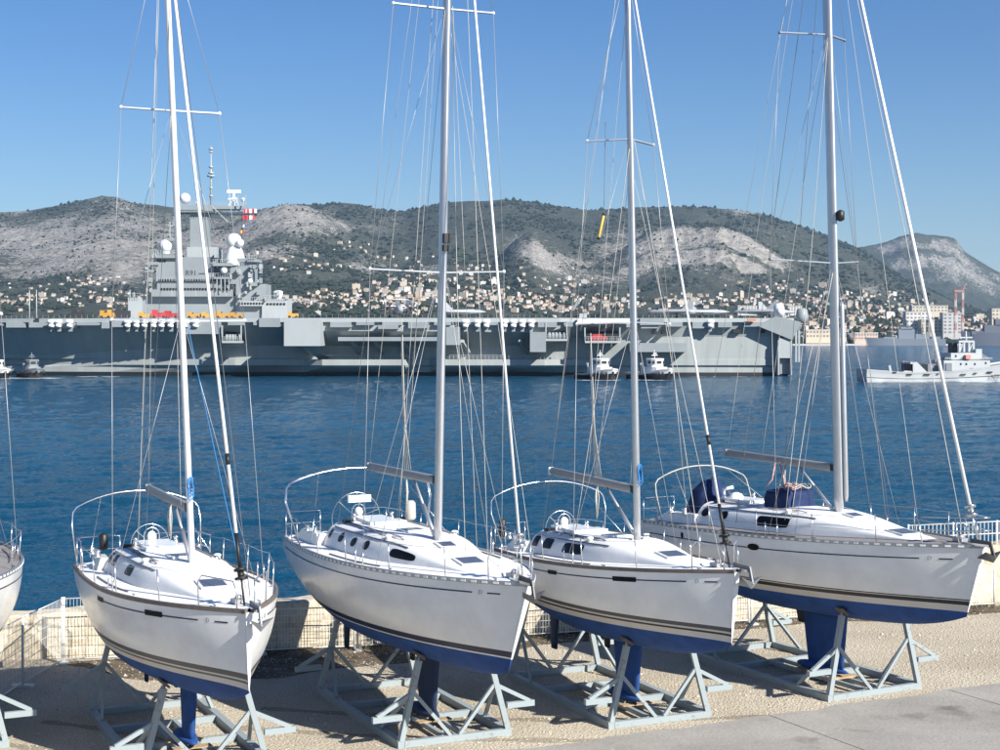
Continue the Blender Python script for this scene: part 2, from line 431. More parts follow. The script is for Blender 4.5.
    for sd in (1, -1):
        tops = []
        for x in stx:
            y = sd * (H.b(H.u(x)) - .07); z = H.zsh(H.u(x))
            ly = sd * .03 + random.uniform(-.015, .015); lx = random.uniform(-.03, .03)
            MB().tube([(x, y, z), (x + lx, y + ly, z + .62)], .0135, 6).build('stanchion', 'steel', root)
            tops.append(((x + lx, y + ly, z + .60), (x + lx * .5, y + ly * .5, z + .32)))
        ends = [((H.xs + .75, sd * (H.b(.06) - .08), H.zsh(.06) + .60), (H.xs + .75, sd * (H.b(.06) - .08), H.zsh(.06) + .32))]
        xe = H.J - c['pulpit'][0]; ye = sd * (H.b(H.u(xe)) - .06)
        ends2 = [((xe, ye, H.zsh(H.u(xe)) + .60), (xe, ye, H.zsh(H.u(xe)) + .32))]
        seq = ends + tops + (ends2 if c['pulpit'][1] else [])
        for lv in ((0, 1) if c['lines'] == 2 else ((0,) if c['lines'] == 1 else ())):
            pts = []
            for a, b_ in zip(seq[:-1], seq[1:]):
                p, q = Vector(a[lv]), Vector(b_[lv])
                pts += [p, (p + q) / 2 - Vector((0, 0, .02))]
            pts.append(Vector(seq[-1][lv])); MB().tube(pts, .006, 4).build('lifeline', 'wire', root)
    # pulpit at the bow
    pl, full = c['pulpit']; r_ = .0135
    xe = H.J - pl; ze = H.zsh(.97)
    pp = MB()
    if full:
        for lv in (.60, .32):
            ring = []
            for k in range(13):
                t = -1 + k / 6; x = H.J + .10 - (abs(t) ** 1.6) * (pl + .10); y = t * (H.b(H.u(xe)) - .06) * (1 if abs(t) > .3 else 1)
                ring.append((x, y, ze + lv + .05 * (1 - abs(t))))
            if lv > .5 or full > 1: pp.tube(ring, r_, 6)
        for sd in (1, -1):
            for dx in (0, pl * .55):
                y = sd * (H.b(H.u(xe + dx)) - .06); pp.tube([(xe + dx + .12, y, H.zsh(H.u(xe + dx))), (xe + dx, y * 1.0, ze + .60)], r_, 6)
    else:
        for sd in (1, -1):
            y0 = sd * (H.b(H.u(xe)) - .06); y1 = sd * (H.b(H.u(H.J - .25)) - .02)
            pp.tube([(xe, y0, H.zsh(H.u(xe))), (xe, y0 * 1.03, ze + .45), (xe + .15, y0 * .98, ze + .58), (H.J - .35, y1 * 1.3, ze + .52), (H.J - .22, y1 * 1.1, ze + .35), (H.J - .25, y1, ze)], r_, 6)
    pp.build('pulpit', 'steel', root)
    # pushpit at the stern
    for sd in (1, -1):
        pu = MB(); bq = H.b(.01) - .07; z0 = H.zsh(0)
        for lv in (.62, .33):
            pu.tube([(H.xs + .95, sd * (H.b(.08) - .07), z0 + lv), (H.xs + .2, sd * bq, z0 + lv), (H.xs + .08, sd * (bq - .12), z0 + lv), (H.xs + .06, sd * .42, z0 + lv)], r_, 6)
        for (x, y) in ((H.xs + .95, H.b(.08) - .07), (H.xs + .12, bq), (H.xs + .06, .42)):
            pu.tube([(x, sd * y, z0), (x, sd * y, z0 + .62)], r_, 6)
        pu.build('pushpit', 'steel', root)
    # hoop over the cockpit
    xa, hw, pk, dbl = c['arch']; dk = H.zsh(H.u(xa))
    for d_ in range(dbl):
        o = d_ * .09; pts = []
        y0 = min(hw, H.b(H.u(xa)) - .04); zc = pk - .42
        pts += [(xa + .25, -y0, dk), (xa - .05 - o, -hw, dk + (zc - dk) * .75), (xa - .12 - o, -hw + .03, zc - .02), (xa - .13 - o, -hw + .12, zc + .10)]
        for k in range(1, 12):
            t = -1 + 2 * k / 12; pts.append((xa - .14 - o, t * (hw - .12), pk - (pk - zc - .10) * abs(t) ** 2.2))
        pts += [(p[0], -p[1], p[2]) for p in pts[3::-1]]
        MB().tube(pts, c.get('arch_r', .017), 7).build('bimini_hoop', c.get('arch_mat', 'steel'), root)
    for sd in (1, -1):
        MB().tube([(xa - .14, sd * hw * .55, pk - .12), (xa + 1.35 * c.get('stay_dir', 1), sd * hw * .9, dk + .32)], .009, 5).build('hoop_stay', 'rope' if c.get('arch_mat') else 'steel', root)
    # wheel, pedestal, pod
    xw = H.xs + .14 * H.L; zf = H.zsh(.15) - .40
    pd = thing_part('steering_pedestal', root)
    MB().lathe((xw + .18, 0, zf), [(.13, 0), (.10, .1), (.09, .75), (.13, .95), (.05, 1.02)], 10).build('column', 'alu_grey', pd)
    wr = c.get('wheel_r', .42); zc = zf + .95
    whl = MB(); whl.tube([(xw, wr * math.cos(2 * math.pi * k / 28), zc + wr * math.sin(2 * math.pi * k / 28)) for k in range(29)], .011, 6)
    for k in range(6):
        a = math.pi * k / 3 + .3; whl.tube([(xw, 0, zc), (xw, wr * math.cos(a), zc + wr * math.sin(a))], .008, 4)
    whl.build('wheel', 'steel', pd)
    zt = zf + 1.02
    MB().ball((xw + .18, 0, zt + .09), .105, 12, 8, 0, 1.15).build('compass', 'plastic_white', pd)
    MB().tube([(xw + .18, -.17, zf + .55)] + [(xw + .18, -.17 * math.cos(a), zt + .12 + .17 * math.sin(a)) for a in np.linspace(0, math.pi, 9)] + [(xw + .18, .17, zf + .55)], .013, 6).build('guard_hoop', 'steel', pd)
    if g('pod'):
        MB().box((xw + .22, 0, zt + .42), (.10, .58, .17)).build('instrument_pod', 'plastic_white', pd)
    # ---- mast, spreaders, boom
    mw, ml = c['mast_w']; zm = c['zm']; top = c['mast_top']; Hm = top - zm
    rk, ln = c['mast_rake'], c['mast_lean']
    def mp(z): return Vector((-rk * (z - zm), ln * (z - zm), z))
    rings = []
    for z in (zm - .05, zm + .6, (zm + top) / 2, top - 1.5, top):
        p = mp(z); k = 1 if z < top - 1.6 else (.9 if z < top else .72)
        rings.append([p + Vector((ml / 2 * k * math.cos(2 * math.pi * j / 16), mw / 2 * k * math.sin(2 * math.pi * j / 16), 0)) for j in range(16)])
    mast = MB().rings(rings, 0, True, True, True).build('mast', c['mast_mat'], root)
    mb = MB(); mb.box((0, 0, zm), (ml + .14, mw + .16, .06)); mb.box((.0, mw / 2 + .07, zm + .06), (.1, .05, .1)); mb.box((.0, -mw / 2 - .07, zm + .06), (.1, .05, .1)); mb.build('mast_step', 'alu_grey', mast)
    MB().beam(mp(zm + .3) - Vector((ml / 2 + .006, 0, 0)), mp(top - .2) - Vector((ml / 2 + .006, 0, 0)), .03, .014).build('sail_track', 'alu_grey', mast)
    tips = []
    for (z, a, sw, dz) in c['spreaders']:
        p = mp(z); pr = []
        for sd in (1, -1):
            q = p + Vector((-sw, sd * a, dz))
            sp = MB().beam(p, q, .085, .03).build('spreader', 'alu', mast); pr.append(q)
            MB().ball(q, .04, 8, 6).build('spreader_tip', c.get('tip_mat', 'plastic_white'), sp)
        tips.append(pr)
    if g('mast_box'):
        z = c['mast_box']; p = mp(z); MB().box(p + Vector((.0 + ml / 2 + .06, 0, 0)), (.12, .14, .20)).build('deck_light', 'black', mast)
        MB().box(p + Vector((.0 + ml / 2 + .05, -.02, -.21)), (.12, .11, .13)).build('deck_light', 'black', mast)
    mh = MB(); p = mp(top); mh.box(p + Vector((-.05, 0, .04)), (.5, .10, .08)); mh.tube([p + Vector((-.2, 0, 0)), p + Vector((-.25, 0, .9))], .008, 4); mh.build('masthead', 'alu_grey', mast)
    zg = c['zg']; E_ = c['E']; be = c['bend']
    g0 = mp(zg) - Vector((ml / 2 + .05, 0, 0)); g1 = Vector((-E_, 0, zg + be))
    boom = MB(); rings = []
    for k, p in enumerate((g0, g0 + (g1 - g0) * .02, g0 + (g1 - g0) * .98, g1)):
        kk = (.7, 1, 1, .8)[k]; rings.append([p + Vector((0, .062 * kk * math.cos(2 * math.pi * j / 14), .10 * kk * math.sin(2 * math.pi * j / 14))) for j in range(14)])
    boom.rings(rings, 0, True, True, True); boom = boom.build('boom', c.get('boom_mat', 'boom_grey'), root)
    MB().box(g0 + Vector((.03, 0, 0)), (.12, .12, .16)).build('gooseneck', 'black', boom)
    MB().box(g1 - Vector((.03, 0, 0)), (.07, .11, .19)).build('boom_end', 'plastic_white' if g('boom_cap') else 'alu_grey', boom)
    v0 = mp(zm + .18) - Vector((ml / 2 + .03, 0, 0)); v1 = g0 + (g1 - g0) * .30 - Vector((0, 0, .09))
    MB().tube([v0, v0 + (v1 - v0) * .55], .045, 8).build('vang', 'alu', root); MB().tube([v0 + (v1 - v0) * .52, v1], .03, 8).build('vang', 'alu_grey', root)
    # ---- standing rigging
    def wire(p, q, r=.0075, m='wire', nm='shroud', sag=0):
        p = Vector(p); q = Vector(q); n = 9 if sag else 1
        pts = [p + (q - p) * (k / n) - Vector((0, 0, 0)) + Vector((-sag * math.sin(math.pi * k / n), 0, 0)) for k in range(n + 1)]
        return MB().tube(pts, r * .80, 5).build(nm, m, root)
    hy = c['top_frac']                         # forestay height
    for k, sd in enumerate((1, -1)):
        cy = min(c.get('chain_y', 9), H.b(H.u(-.25)) - .10)
        ch = Vector((-.22 - c.get('chain_aft', 0), sd * cy, H.zsh(H.u(-.25)) + .02))
        seq = [ch] + [t[k] for t in tips] + [mp(hy) ]
        for a, b_ in zip(seq[:-1], seq[1:]): wire(a, b_, .0085)
        for dx, zz in ((-.45, c['spreaders'][0][0] - .12), (.55, c['spreaders'][0][0] - .1)):
            if dx > 0 and not g('fore_lowers'): continue
            c2 = ch + Vector((dx, -sd * .08, .01)); wire(c2, mp(zz) + Vector((0, sd * mw / 2, 0)), .0075)
        for i in range(1, len(c['spreaders'])):
            wire(tips[i - 1][k], mp(c['spreaders'][i][0] - .1) + Vector((0, sd * mw / 2, 0)), .006)
        for dx in (0, -.45): MB().tube([ch + Vector((dx, 0, 0)), ch + Vector((dx, 0, .32))], .016, 6).build('turnbuckle', 'steel', root)
    tack = Vector((H.J - c.get('tack', .28), 0, H.zsh(1) + .05)); hd = mp(hy) + Vector((ml / 2, 0, 0))
    d = (hd - tack)
    MB().tube([tack + d * .045, tack + d * .985], c.get('foil_r', .026), 8).build('forestay_foil', 'foil', root)
    fr_ = MB(); fr_.tube([tack, tack + d * .05], .02, 6); b0 = tack + d * .035
    fr_.tube([b0, b0 + d * .003, b0 + d * .003, b0 + d * .011, b0 + d * .011, b0 + d * .014], [.12, .12, .06, .06, .12, .12], 12)
    fr_.build('furler_drum', 'black' if g('dark_furler') else 'steel', root)
    if g('dark_furler'):
        MB().tube([tack + d * .05, tack + d * .095], .036, 8).build('furler_sleeve', 'black', root)
        MB().tube([tack + d * .185, tack + d * .20], .042, 8).build('furler_collar', 'black', root)
    bs = mp(top) + Vector((-.25, 0, 0)); sp = Vector((H.xs + .9, 0, c['zs'] + 3.0))
    if g('split_back'):
        wire(bs, sp, .007, nm='backstay')
        for sd in (1, -1): wire(sp, (H.xs + .1, sd * (H.b(0) - .25), H.zsh(0)), .007, nm='backstay')
    else: wire(bs, (H.xs + .1, 0, H.zsh(0)), .007, nm='backstay')
    wire(bs + Vector((0, .02, 0)), g1 + Vector((.02, 0, .09)), .007, 'rope', 'topping_lift', .12)
    # ---- halyards and loose lines
    for (pt0, z1, dy, m_, r_h) in c['halyards']:
        wire(pt0, mp(z1) + Vector((ml / 2 * .6, dy, 0)), r_h, m_, 'halyard', random.uniform(-.10, .10))
    for (p, q, m_, r_h) in c.get('lines_extra', []): wire(p, q, r_h, m_, 'line', random.uniform(-.05, .05))
    # mainsheet / coiled tackle hanging under the boom
    tk = MB(); bx = g0 + (g1 - g0) * .42
    for k in range(4):
        o = Vector((random.uniform(-.05, .05), random.uniform(-.05, .05), 0))
        tk.tube([bx + o * .3 - Vector((0, 0, .08)), bx + o * 1.2 - Vector((0, 0, .4)), bx + o * .4 - Vector((0, 0, .72 + .06 * k))], .012, 5)
    tk.build('rope_coil', 'rope', boom)
    if c.get('boom_tackle'):
        tk = MB()
        for k in range(4):
            o = .05 * k - .08; tk.tube([bx + Vector((o, .03 * k, .1)), bx + Vector((o * .5 - .1, 0, 1.2)), bx + Vector((-.25 + o * .3, 0, 2.9 + .2 * k))], .011, 5)
        tk.build('lazy_jack', 'rope', boom)
    if g('mast_coil'):
        tk = MB(); pz = mp(c['mast_coil'])
        for k in range(5):
            rr = .075 + .012 * k; tk.tube([pz + Vector((ml / 2 + .03 + .012 * k, rr * .45 * math.cos(t) + .02 * math.sin(3 * t + k), rr * (1.1 + .2 * k) * math.sin(t) - .12 - .02 * k)) for t in np.linspace(0, 2 * math.pi, 12)], .014, 5)
        tk.build('rope_coil', c['coil_mat'], mast)
    # ---- keel, rudder, propeller leg
    kx0, kx1 = c['keel']
    def fin(xa, xb_, xc, xd, z0, z1, th, name, m_='antifoul', par=root, bulb=0):
        o = MB(); rings = []
        for k in range(7):
            t = k / 6; z = z0 + (z1 - z0) * t; a = xa + (xc - xa) * t; b_ = xb_ + (xd - xb_) * t
            ring = []
            for j in range(20):
                an = 2 * math.pi * j / 20; cx = (a + b_) / 2; r__ = (b_ - a) / 2
                X = cx + r__ * math.cos(an); yy = th * (1 - .25 * t) * math.sin(an) * (.75 + .25 * math.cos(an))
                ring.append((X, yy * (1.0 if not bulb or t < .99 else 1.0), z))
            rings.append(ring)
        o.rings(rings, 0, True, True, True); return o.build(name, m_, par)
    zkb = c.get('keel_z', .17)
    keel = fin(kx0 - .1, kx1 + .1, kx0 + .1, kx1 - .12, H.zk(.5) + .12, zkb + .12, .16, 'keel', c.get('keel_mat', 'antifoul'))
    bl = MB(); n = 14; rings = []
    for k in range(n + 1):
        t = k / n; xx = kx0 - .35 + (kx1 - kx0 + .45) * t; rr = .001 + .19 * math.sin(math.pi * t ** .8) ** .7
        rings.append([(xx, rr * 1.15 * math.cos(2 * math.pi * j / 14), zkb + .12 + max(-.12, rr * .62 * math.sin(2 * math.pi * j / 14))) for j in range(14)])
    bl.rings(rings, 0, True, True, True).build('keel_bulb', c.get('keel_mat', 'antifoul'), keel)
    xr_ = H.xs + .9
    fin(xr_ - .30, xr_ + .32, xr_ - .22, xr_ + .12, H.zk(.08) + .1, .72, .06, 'rudder', 'antifoul_navy')
    pr = fin(-1.75, -1.35, -1.62, -1.36, H.zk(.45) + .1, H.zk(.45) - .38, .06, 'sail_drive', 'black')
    # ---- anchor and roller
    if g('anchor'):
        am, out, side = c['anchor']; zb = H.zsh(1)
        an = thing_part('anchor', root)
        MB().box((H.J + out / 2 - .3, side * .09, zb + .05), (.7 + out, .10, .05)).build('bow_roller', 'steel', root)
        px_ = H.J + out
        sh = MB(); sh.beam((px_ - .5, side * .10, zb + .12), (px_ + .08, side * .10, zb + .10), .035, .09); sh.beam((px_ + .06, side * .10, zb + .12), (px_ + .16, side * .10, zb - .20), .03, .08); sh.build('shank', am, an)
        fl = MB(); tip = (px_ - .34, side * .10, zb - .24); top_ = (px_ + .20, side * .10, zb - .16)
        lw, rw = (px_ + .16, side * .10 + .24, zb - .05), (px_ + .16, side * .10 - .24, zb - .05); lo_ = (px_ + .14, side * .10, zb - .30)
        fl.add([tip, top_, lw, rw, lo_], [(0, 2, 1), (0, 1, 3), (0, 4, 2), (0, 3, 4), (1, 2, 4), (1, 4, 3)]); fl.build('fluke', am, an)
    for f in c.get('extra', []): f(H, root, deck, roof, roofp)
    return root, H
def thing_part(name, parent):
    o = bpy.data.objects.new(name, None); COL.objects.link(o); o.parent = parent; o.empty_display_size = .1; return o
def fender_black(x, y, z, h, r):
    def f(H, root, deck, roof, roofp):
        MB().lathe((x(H), y(H), z(H)), [(r * .4, 0), (r, .05), (r, h - .05), (r * .4, h)], 10).build('rolled_cover', 'black', root)
    return f

CR_STRIPES = [(.11, 'band_cream'), (.15, 'stripe_grey'), (.185, 'band_cream'), (.285, 'stripe_grey')]
YACHTS = []
boat1 = dict(fore=.03, label='white yacht with square cabin windows and slender white mast, leftmost of those fully in view',
    bs=0.863, X=-6.146, Z=30.118, yaw=0.445, trim=0.017, J=4.071, zm=3.74, zb=3.506, zw=2.111, rake=0.03, E=4.022, L=9.242, Bm=3.372, zs=3.334, zg=4.996, bend=0.1,
    bands=CR_STRIPES, cove=[(.45, .885), (.925, .955)], cove_z=.20, emblem=.905, ports=[(.45, .50, .20, .09, False), (.725, .785, .20, .10, False)],
    rail='toe_rail_wood', deck_mat='deck_white', roof=(.165, .88), roof_h=.46, windows=[(.178, .207, .34, .78, .35), (.230, .265, .34, .78, .35), (.385, .445, .28, .70, .3)],
    hatches=[(1.55, .50), (-1.0, .45)], stanchions=[-3.4, -1.7, .1, 1.9], pulpit=(1.1, 0), lines=1, arch=(-5.15, 1.48, 4.95, 1),
    mast_w=(.125, .20), mast_top=17.3, top_frac=17.0, mast_rake=.019, mast_lean=-.035, mast_mat='mast_white',
    spreaders=[(8.75, 1.35, .19, .03), (13.0, 1.0, .14, .03)], keel=(-.95, .05), anchor=('anchor_galv', .22, 1), foil_r=.032, tack=.30, dark_furler=1,
    halyards=[((.9, .75, 3.75), 8.7, .1, 'rope_blue', .011), ((-.9, -.9, 4.1), 16.8, -.06, 'rope', .008), ((-1.6, -.6, 4.1), 12.9, -.05, 'rope', .007), ((-.5, -.1, 4.6), 16.5, .04, 'rope', .008), ((-.35, .05, 4.7), 13.0, .0, 'rope', .007), ((2.9, .35, 3.6), 16.4, .08, 'rope_dark', .010)],
    mast_coil=5.6, coil_mat='rope_blue')
boat1['extra'] = [fender_black(lambda H: H.xs + .12, lambda H: -.80, lambda H: H.zsh(.05) + .30, .40, .10)]
boat2 = dict(fore=.28, label='white yacht with navy stripe above the blue bottom, oval cabin ports and slotted toe rail',
    bs=0.764, X=-1.328, Z=32.167, yaw=0.437, trim=0.005, J=4.52, zm=3.96, zb=3.765, zw=2.22, rake=0.84, E=4.228, L=11.281, Bm=3.635, zs=3.464, zg=5.353, bend=0.0,
    bands=[(.03, 'gelcoat'), (.155, 'stripe_navy')], cove=[(.03, .895), (.925, .95)], cove_z=.20, emblem=.908, ports=[],
    rail='toe_rail_alu', deck_mat='deck_white', roof=(.215, .86), roof_h=.50, windows=[(.232, .25, .34, .72, .9), (.30, .328, .32, .72, .9), (.378, .406, .30, .70, .9), (.446, .475, .30, .70, .9), (.570, .655, .24, .66, .5)],
    hatches=[(1.7, .5), (-1.5, .45), (.5, .35)], stanchions=[-4.9, -2.9, -1.0, .9, 2.6], pulpit=(.9, 0), lines=1, arch=(-4.85, 1.86, 5.27, 2),
    mast_w=(.165, .27), mast_top=21.3, top_frac=21.1, mast_rake=.019, mast_lean=.029, mast_mat='alu',
    spreaders=[(9.82, 1.57, .22, .06), (15.54, 1.18, .16, .05)], keel=(-1.15, -.05), anchor=('anchor_dark', .18, -1), foil_r=.026, tack=.34, mast_box=10.55, pod=1, wheel_r=.62, fore_lowers=1, keel_mat='antifoul_navy',
    halyards=[((1.25, .1, 4.0), 15.4, .1, 'rope', .010), ((1.6, .45, 3.95), 21, .1, 'rope', .009), ((1.4, .3, 3.95), 15.6, .1, 'rope', .007), ((-1.0, -.5, 4.3), 20.8, -.08, 'rope', .008), ((-1.5, -.35, 4.4), 15.5, -.08, 'rope', .007), ((-2.3, .2, 5.4), 20.5, 0, 'rope', .007), ((2.6, 1.0, 3.8), 15, .08, 'rope', .007)],
    boom_tackle=1)
boat3 = dict(fore=.03, label='white yacht with three dark rectangular cabin windows, just left of the largest yacht',
    bs=0.8, X=3.118, Z=33.693, yaw=0.416, trim=0.02, J=4.09, zm=3.81, zb=3.654, zw=2.2, rake=0.237, E=4.423, L=9.278, Bm=3.315, zs=3.21, zg=5.003, bend=0.154,
    bands=[(.13, 'band_cream'), (.175, 'stripe_black'), (.215, 'band_cream'), (.30, 'stripe_grey')], cove=[(.30, .895), (.935, .962)], cove_z=.19, emblem=.915, ports=[(.43, .475, .20, .09, False), (.70, .77, .20, .10, False)],
    rail='toe_rail_wood', deck_mat='deck_white', roof=(.165, .88), roof_h=.46, windows=[(.178, .213, .30, .78, .3), (.245, .30, .30, .76, .3), (.365, .47, .24, .72, .3)],
    hatches=[(1.55, .50), (-1.0, .45)], stanchions=[-3.4, -1.6, .2, 1.9], pulpit=(.9, 0), lines=1, arch=(-4.5, 1.60, 4.88, 1),
    mast_w=(.14, .22), mast_top=17.2, top_frac=16.9, mast_rake=.021, mast_lean=.002, mast_mat='alu',
    spreaders=[(8.77, 1.2, .45, -.03), (12.93, .86, .45, -.03)], keel=(-1.1, .05), anchor=('anchor_galv', .22, 1), foil_r=.026, tack=.28, dark_furler=1, boom_cap=1,
    halyards=[((-1.1, -1.0, 4.0), 12.7, -.06, 'rope', .009), ((1.2, .9, 3.7), 12.9, .07, 'rope', .009), ((-2.0, -.2, 5.2), 16.5, 0, 'rope', .007), ((-1.8, -.1, 5.2), 12.8, 0, 'rope', .007), ((-.3, 0, 5.0), 9.5, 0, 'rope', .007), ((2.2, .8, 3.6), 12, .05, 'rope', .007)],
    boom_tackle=1, mast_coil=5.55, coil_mat='rope_blue')
boat3['extra'] = [fender_black(lambda H: H.xs + .20, lambda H: -1.1, lambda H: H.zsh(.03) + .25, .50, .09)]
boat4 = dict(fore=.10, label='largest white yacht, with grey side decks and blue canvas covers aboard, at the right',
    bs=0.804, X=8.296, Z=36.413, yaw=0.489, trim=0.029, J=4.717, zm=4.0, zb=3.773, zw=2.3, rake=0.568, E=4.466, L=11.187, Bm=3.809, zs=3.565, zg=5.254, bend=0.197,
    bands=[(.15, 'band_cream'), (.24, 'stripe_black'), (.26, 'band_cream'), (.285, 'stripe_black')], cove=[(.05, .89), (.925, .95)], cove_z=.27, emblem=.905, ports=[(.475, .512, .26, .16, True), (.21, .222, .2, .16, True), (.685, .689, .28, .03, True)],
    rail='toe_rail_alu', deck_mat='deck_teak', roof=(.19, .88), roof_h=.52, windows=[(.205, .235, .38, .76, .9), (.28, .31, .34, .72, .9), (.42, .525, .24, .70, .25)],
    hatches=[(2.2, .52), (.55, .35)], stanchions=[-4.7, -2.8, -.9, .9, 2.5], pulpit=(1.3, 2), lines=2, arch=(-5.55, 1.56, 5.05, 1), arch_r=.019, arch_mat='rope',
    mast_w=(.17, .29), mast_top=20.8, top_frac=20.6, mast_rake=.018, mast_lean=.011, mast_mat='alu',
    spreaders=[(10.25, 1.38, .71, .12), (15.9, 1.03, .59, .08)], tip_mat='rope_dark', keel=(-1.35, .15), keel_z=.2, anchor=('anchor_dark', .16, -1), foil_r=.042, tack=.22, boom_cap=0,
    halyards=[((-.7, -1.1, 4.0), 15.7, -.1, 'rope', .010), ((-.6, -1.0, 4.0), 10, -.1, 'rope', .012), ((-2.0, 0, 5.5), 20, 0, 'rope_dark', .009), ((-2.4, -1.3, 3.8), 20.4, -.1, 'rope_dark', .009), ((-2.6, -.3, 5.4), 15.8, -.1, 'rope', .007), ((1.3, 1.3, 4.0), 20, .1, 'rope', .008), ((1.2, .5, 4.0), 14, .1, 'rope_dark', .008), ((3.9, .1, 4.2), 20.2, .05, 'rope', .012)],
    fore_lowers=1, boom_tackle=0)
boat0 = dict(bs=.76, fore=.15, label='yacht with weathered grey deck, only its bow shoulder showing at the left edge',
    X=-11.66, Z=31.2, yaw=.45, trim=.006, J=4.3, zm=3.95, zb=3.80, zw=2.25, rake=.5, E=4.2, L=11.6, Bm=3.75, zs=3.5, zg=5.1, bend=.02,
    bands=[(.12, 'band_cream'), (.20, 'stripe_black'), (.22, 'gelcoat')], cove=[(.05, .9)], cove_z=.22, ports=[],
    rail='toe_rail_alu', deck_mat='deck_teak', roof=(.30, .80), roof_h=.45, windows=[(.34, .40, .3, .7, .5), (.45, .55, .3, .7, .5)],
    hatches=[(1.6, .5)], stanchions=[-4.6, -2.6, -.6, 1.4, 2.7], pulpit=(1.1, 0), lines=1, arch=(-5.2, 1.5, 4.9, 1),
    mast_w=(.14, .22), mast_top=18.0, top_frac=17.6, mast_rake=.03, mast_lean=0, mast_mat='alu',
    spreaders=[(8.9, 1.3, .2, .03), (13.2, 1.0, .15, .03)], keel=(-1.1, .0), foil_r=.03, halyards=[])
def local_pt(c, w):
    m_ = Matrix.Translation((c['X'], c['Z'], 0)) @ Matrix.Rotation(c['yaw'] - math.pi / 2, 4, 'Z'); return m_.inverted() @ Vector(w)
def line_cover(H, root, deck, roof, roofp):
    a, b, t0, dn = [local_pt(boat3, at(px, py, 34.0)) for px, py in ((608.5, 213), (603, 237), (611, 120), (584, 330))]
    MB().tube([a, a + (b - a) * .06, a + (b - a) * .94, b], [.02, .034, .034, .02], 8).build('line_cover', 'fender_yellow', root)
    for p, q in ((t0, a), (b, dn)): MB().tube([p, q], .007, 4).build('line', 'rope_dark', root)
    for p in (a, b): MB().tube([p - (b - a) * .05, p + (b - a) * .05], .036, 8).build('cover_end', 'black', root)
def pole_and_reflector(H, root, deck, roof, roofp):
    c = boat4; z0, z1 = c['zm'] + .45, 9.3; f = lambda z: Vector((c['mast_w'][1] / 2 + .05 - c['mast_rake'] * (z - c['zm']), .07 + c['mast_lean'] * (z - c['zm']), z))
    MB().tube([f(z0), f(z0 + .15), f(z1 - .15), f(z1)], [.03, .055, .055, .03], 10).build('spinnaker_pole', 'alu', root)
    p = f(11.4); MB().lathe(p + Vector((.02, 0, 0)), [(.03, -.14), (.10, -.1), (.10, .1), (.03, .14)], 10).build('radar_reflector', 'black', root)
mat('fender_yellow', (.55, .40, .10), .6)
def beige_roll(H, root, deck, roof, roofp):
    p = roofp(H.u(-3.7), 1.2); MB().lathe((p[0], p[1] + .15, p[2] + .02), [(.10, 0), (.13, .05), (.12, .40), (.07, .46)], 10).build('rolled_canvas', 'rope', root)
boat2['extra'] = [beige_roll]; boat3['extra'] += [line_cover]; boat4['extra'] = [pole_and_reflector]
for c_ in (boat1, boat2, boat3, boat4, boat0):
    YACHTS.append((*yacht(c_), c_))
# ---------------------------------------------------------------- boatyard: ground, apron, wall, fence
def ground_mat(name, c1, c2, c3, fine, bump, big=.25, stain=None):
    m = bpy.data.materials.new(name); m.use_nodes = True; nt = m.node_tree; N = nt.nodes; L = nt.links; p = N['Principled BSDF']
    p.inputs['Roughness'].default_value = .92; p.inputs['Specular IOR Level'].default_value = .2
    tc = N.new('ShaderNodeTexCoord')
    def noise(sc, det=5, ro=.6):
        n = N.new('ShaderNodeTexNoise'); n.inputs['Scale'].default_value = sc; n.inputs['Detail'].default_value = det; n.inputs['Roughness'].default_value = ro; L.new(tc.outputs['Object'], n.inputs['Vector']); return n
    n1 = noise(big, 6, .65); n2 = noise(fine, 3, .7); vo = N.new('ShaderNodeTexVoronoi'); vo.inputs['Scale'].default_value = fine * .8; L.new(tc.outputs['Object'], vo.inputs['Vector'])
    r1 = N.new('ShaderNodeValToRGB'); r1.color_ramp.elements[0].position = .36; r1.color_ramp.elements[1].position = .62
    r1.color_ramp.elements[0].color = (*c2, 1); r1.color_ramp.elements[1].color = (*c1, 1); L.new(n1.outputs['Fac'], r1.inputs['Fac'])
    r2 = N.new('ShaderNodeValToRGB'); r2.color_ramp.elements[0].position = .38; r2.color_ramp.elements[1].position = .60
    r2.color_ramp.elements[0].color = (*c3, 1); r2.color_ramp.elements[1].color = (1, 1, 1, 1); L.new(n2.outputs['Fac'], r2.inputs['Fac'])
    mx = N.new('ShaderNodeMix'); mx.data_type = 'RGBA'; mx.blend_type = 'MULTIPLY'; mx.inputs['Factor'].default_value = 1
    L.new(r1.outputs['Color'], mx.inputs['A']); L.new(r2.outputs['Color'], mx.inputs['B']); out = mx.outputs['Result']
    if stain:
        n3 = noise(.55, 4, .55); r3 = N.new('ShaderNodeValToRGB'); r3.color_ramp.elements[0].position = .60; r3.color_ramp.elements[1].position = .72
        r3.color_ramp.elements[0].color = (0, 0, 0, 1); r3.color_ramp.elements[1].color = (.75, .75, .75, 1); L.new(n3.outputs['Fac'], r3.inputs['Fac'])
        m2 = N.new('ShaderNodeMix'); m2.data_type = 'RGBA'; L.new(r3.outputs['Color'], m2.inputs['Factor']); L.new(out, m2.inputs['A']); m2.inputs['B'].default_value = (*stain, 1); out = m2.outputs['Result']
    L.new(out, p.inputs['Base Color'])
    b = N.new('ShaderNodeBump'); b.inputs['Strength'].default_value = bump; b.inputs['Distance'].default_value = .03; L.new(vo.outputs['Distance'], b.inputs['Height'])
    b2 = N.new('ShaderNodeBump'); b2.inputs['Strength'].default_value = .3; b2.inputs['Distance'].default_value = .12; L.new(n1.outputs['Fac'], b2.inputs['Height']); L.new(b.outputs['Normal'], b2.inputs['Normal'])
    L.new(b2.outputs['Normal'], p.inputs['Normal']); M[name] = m; return m
ground_mat('gravel', (.56, .50, .395), (.45, .395, .305), (.60, .58, .55), 22, .8)
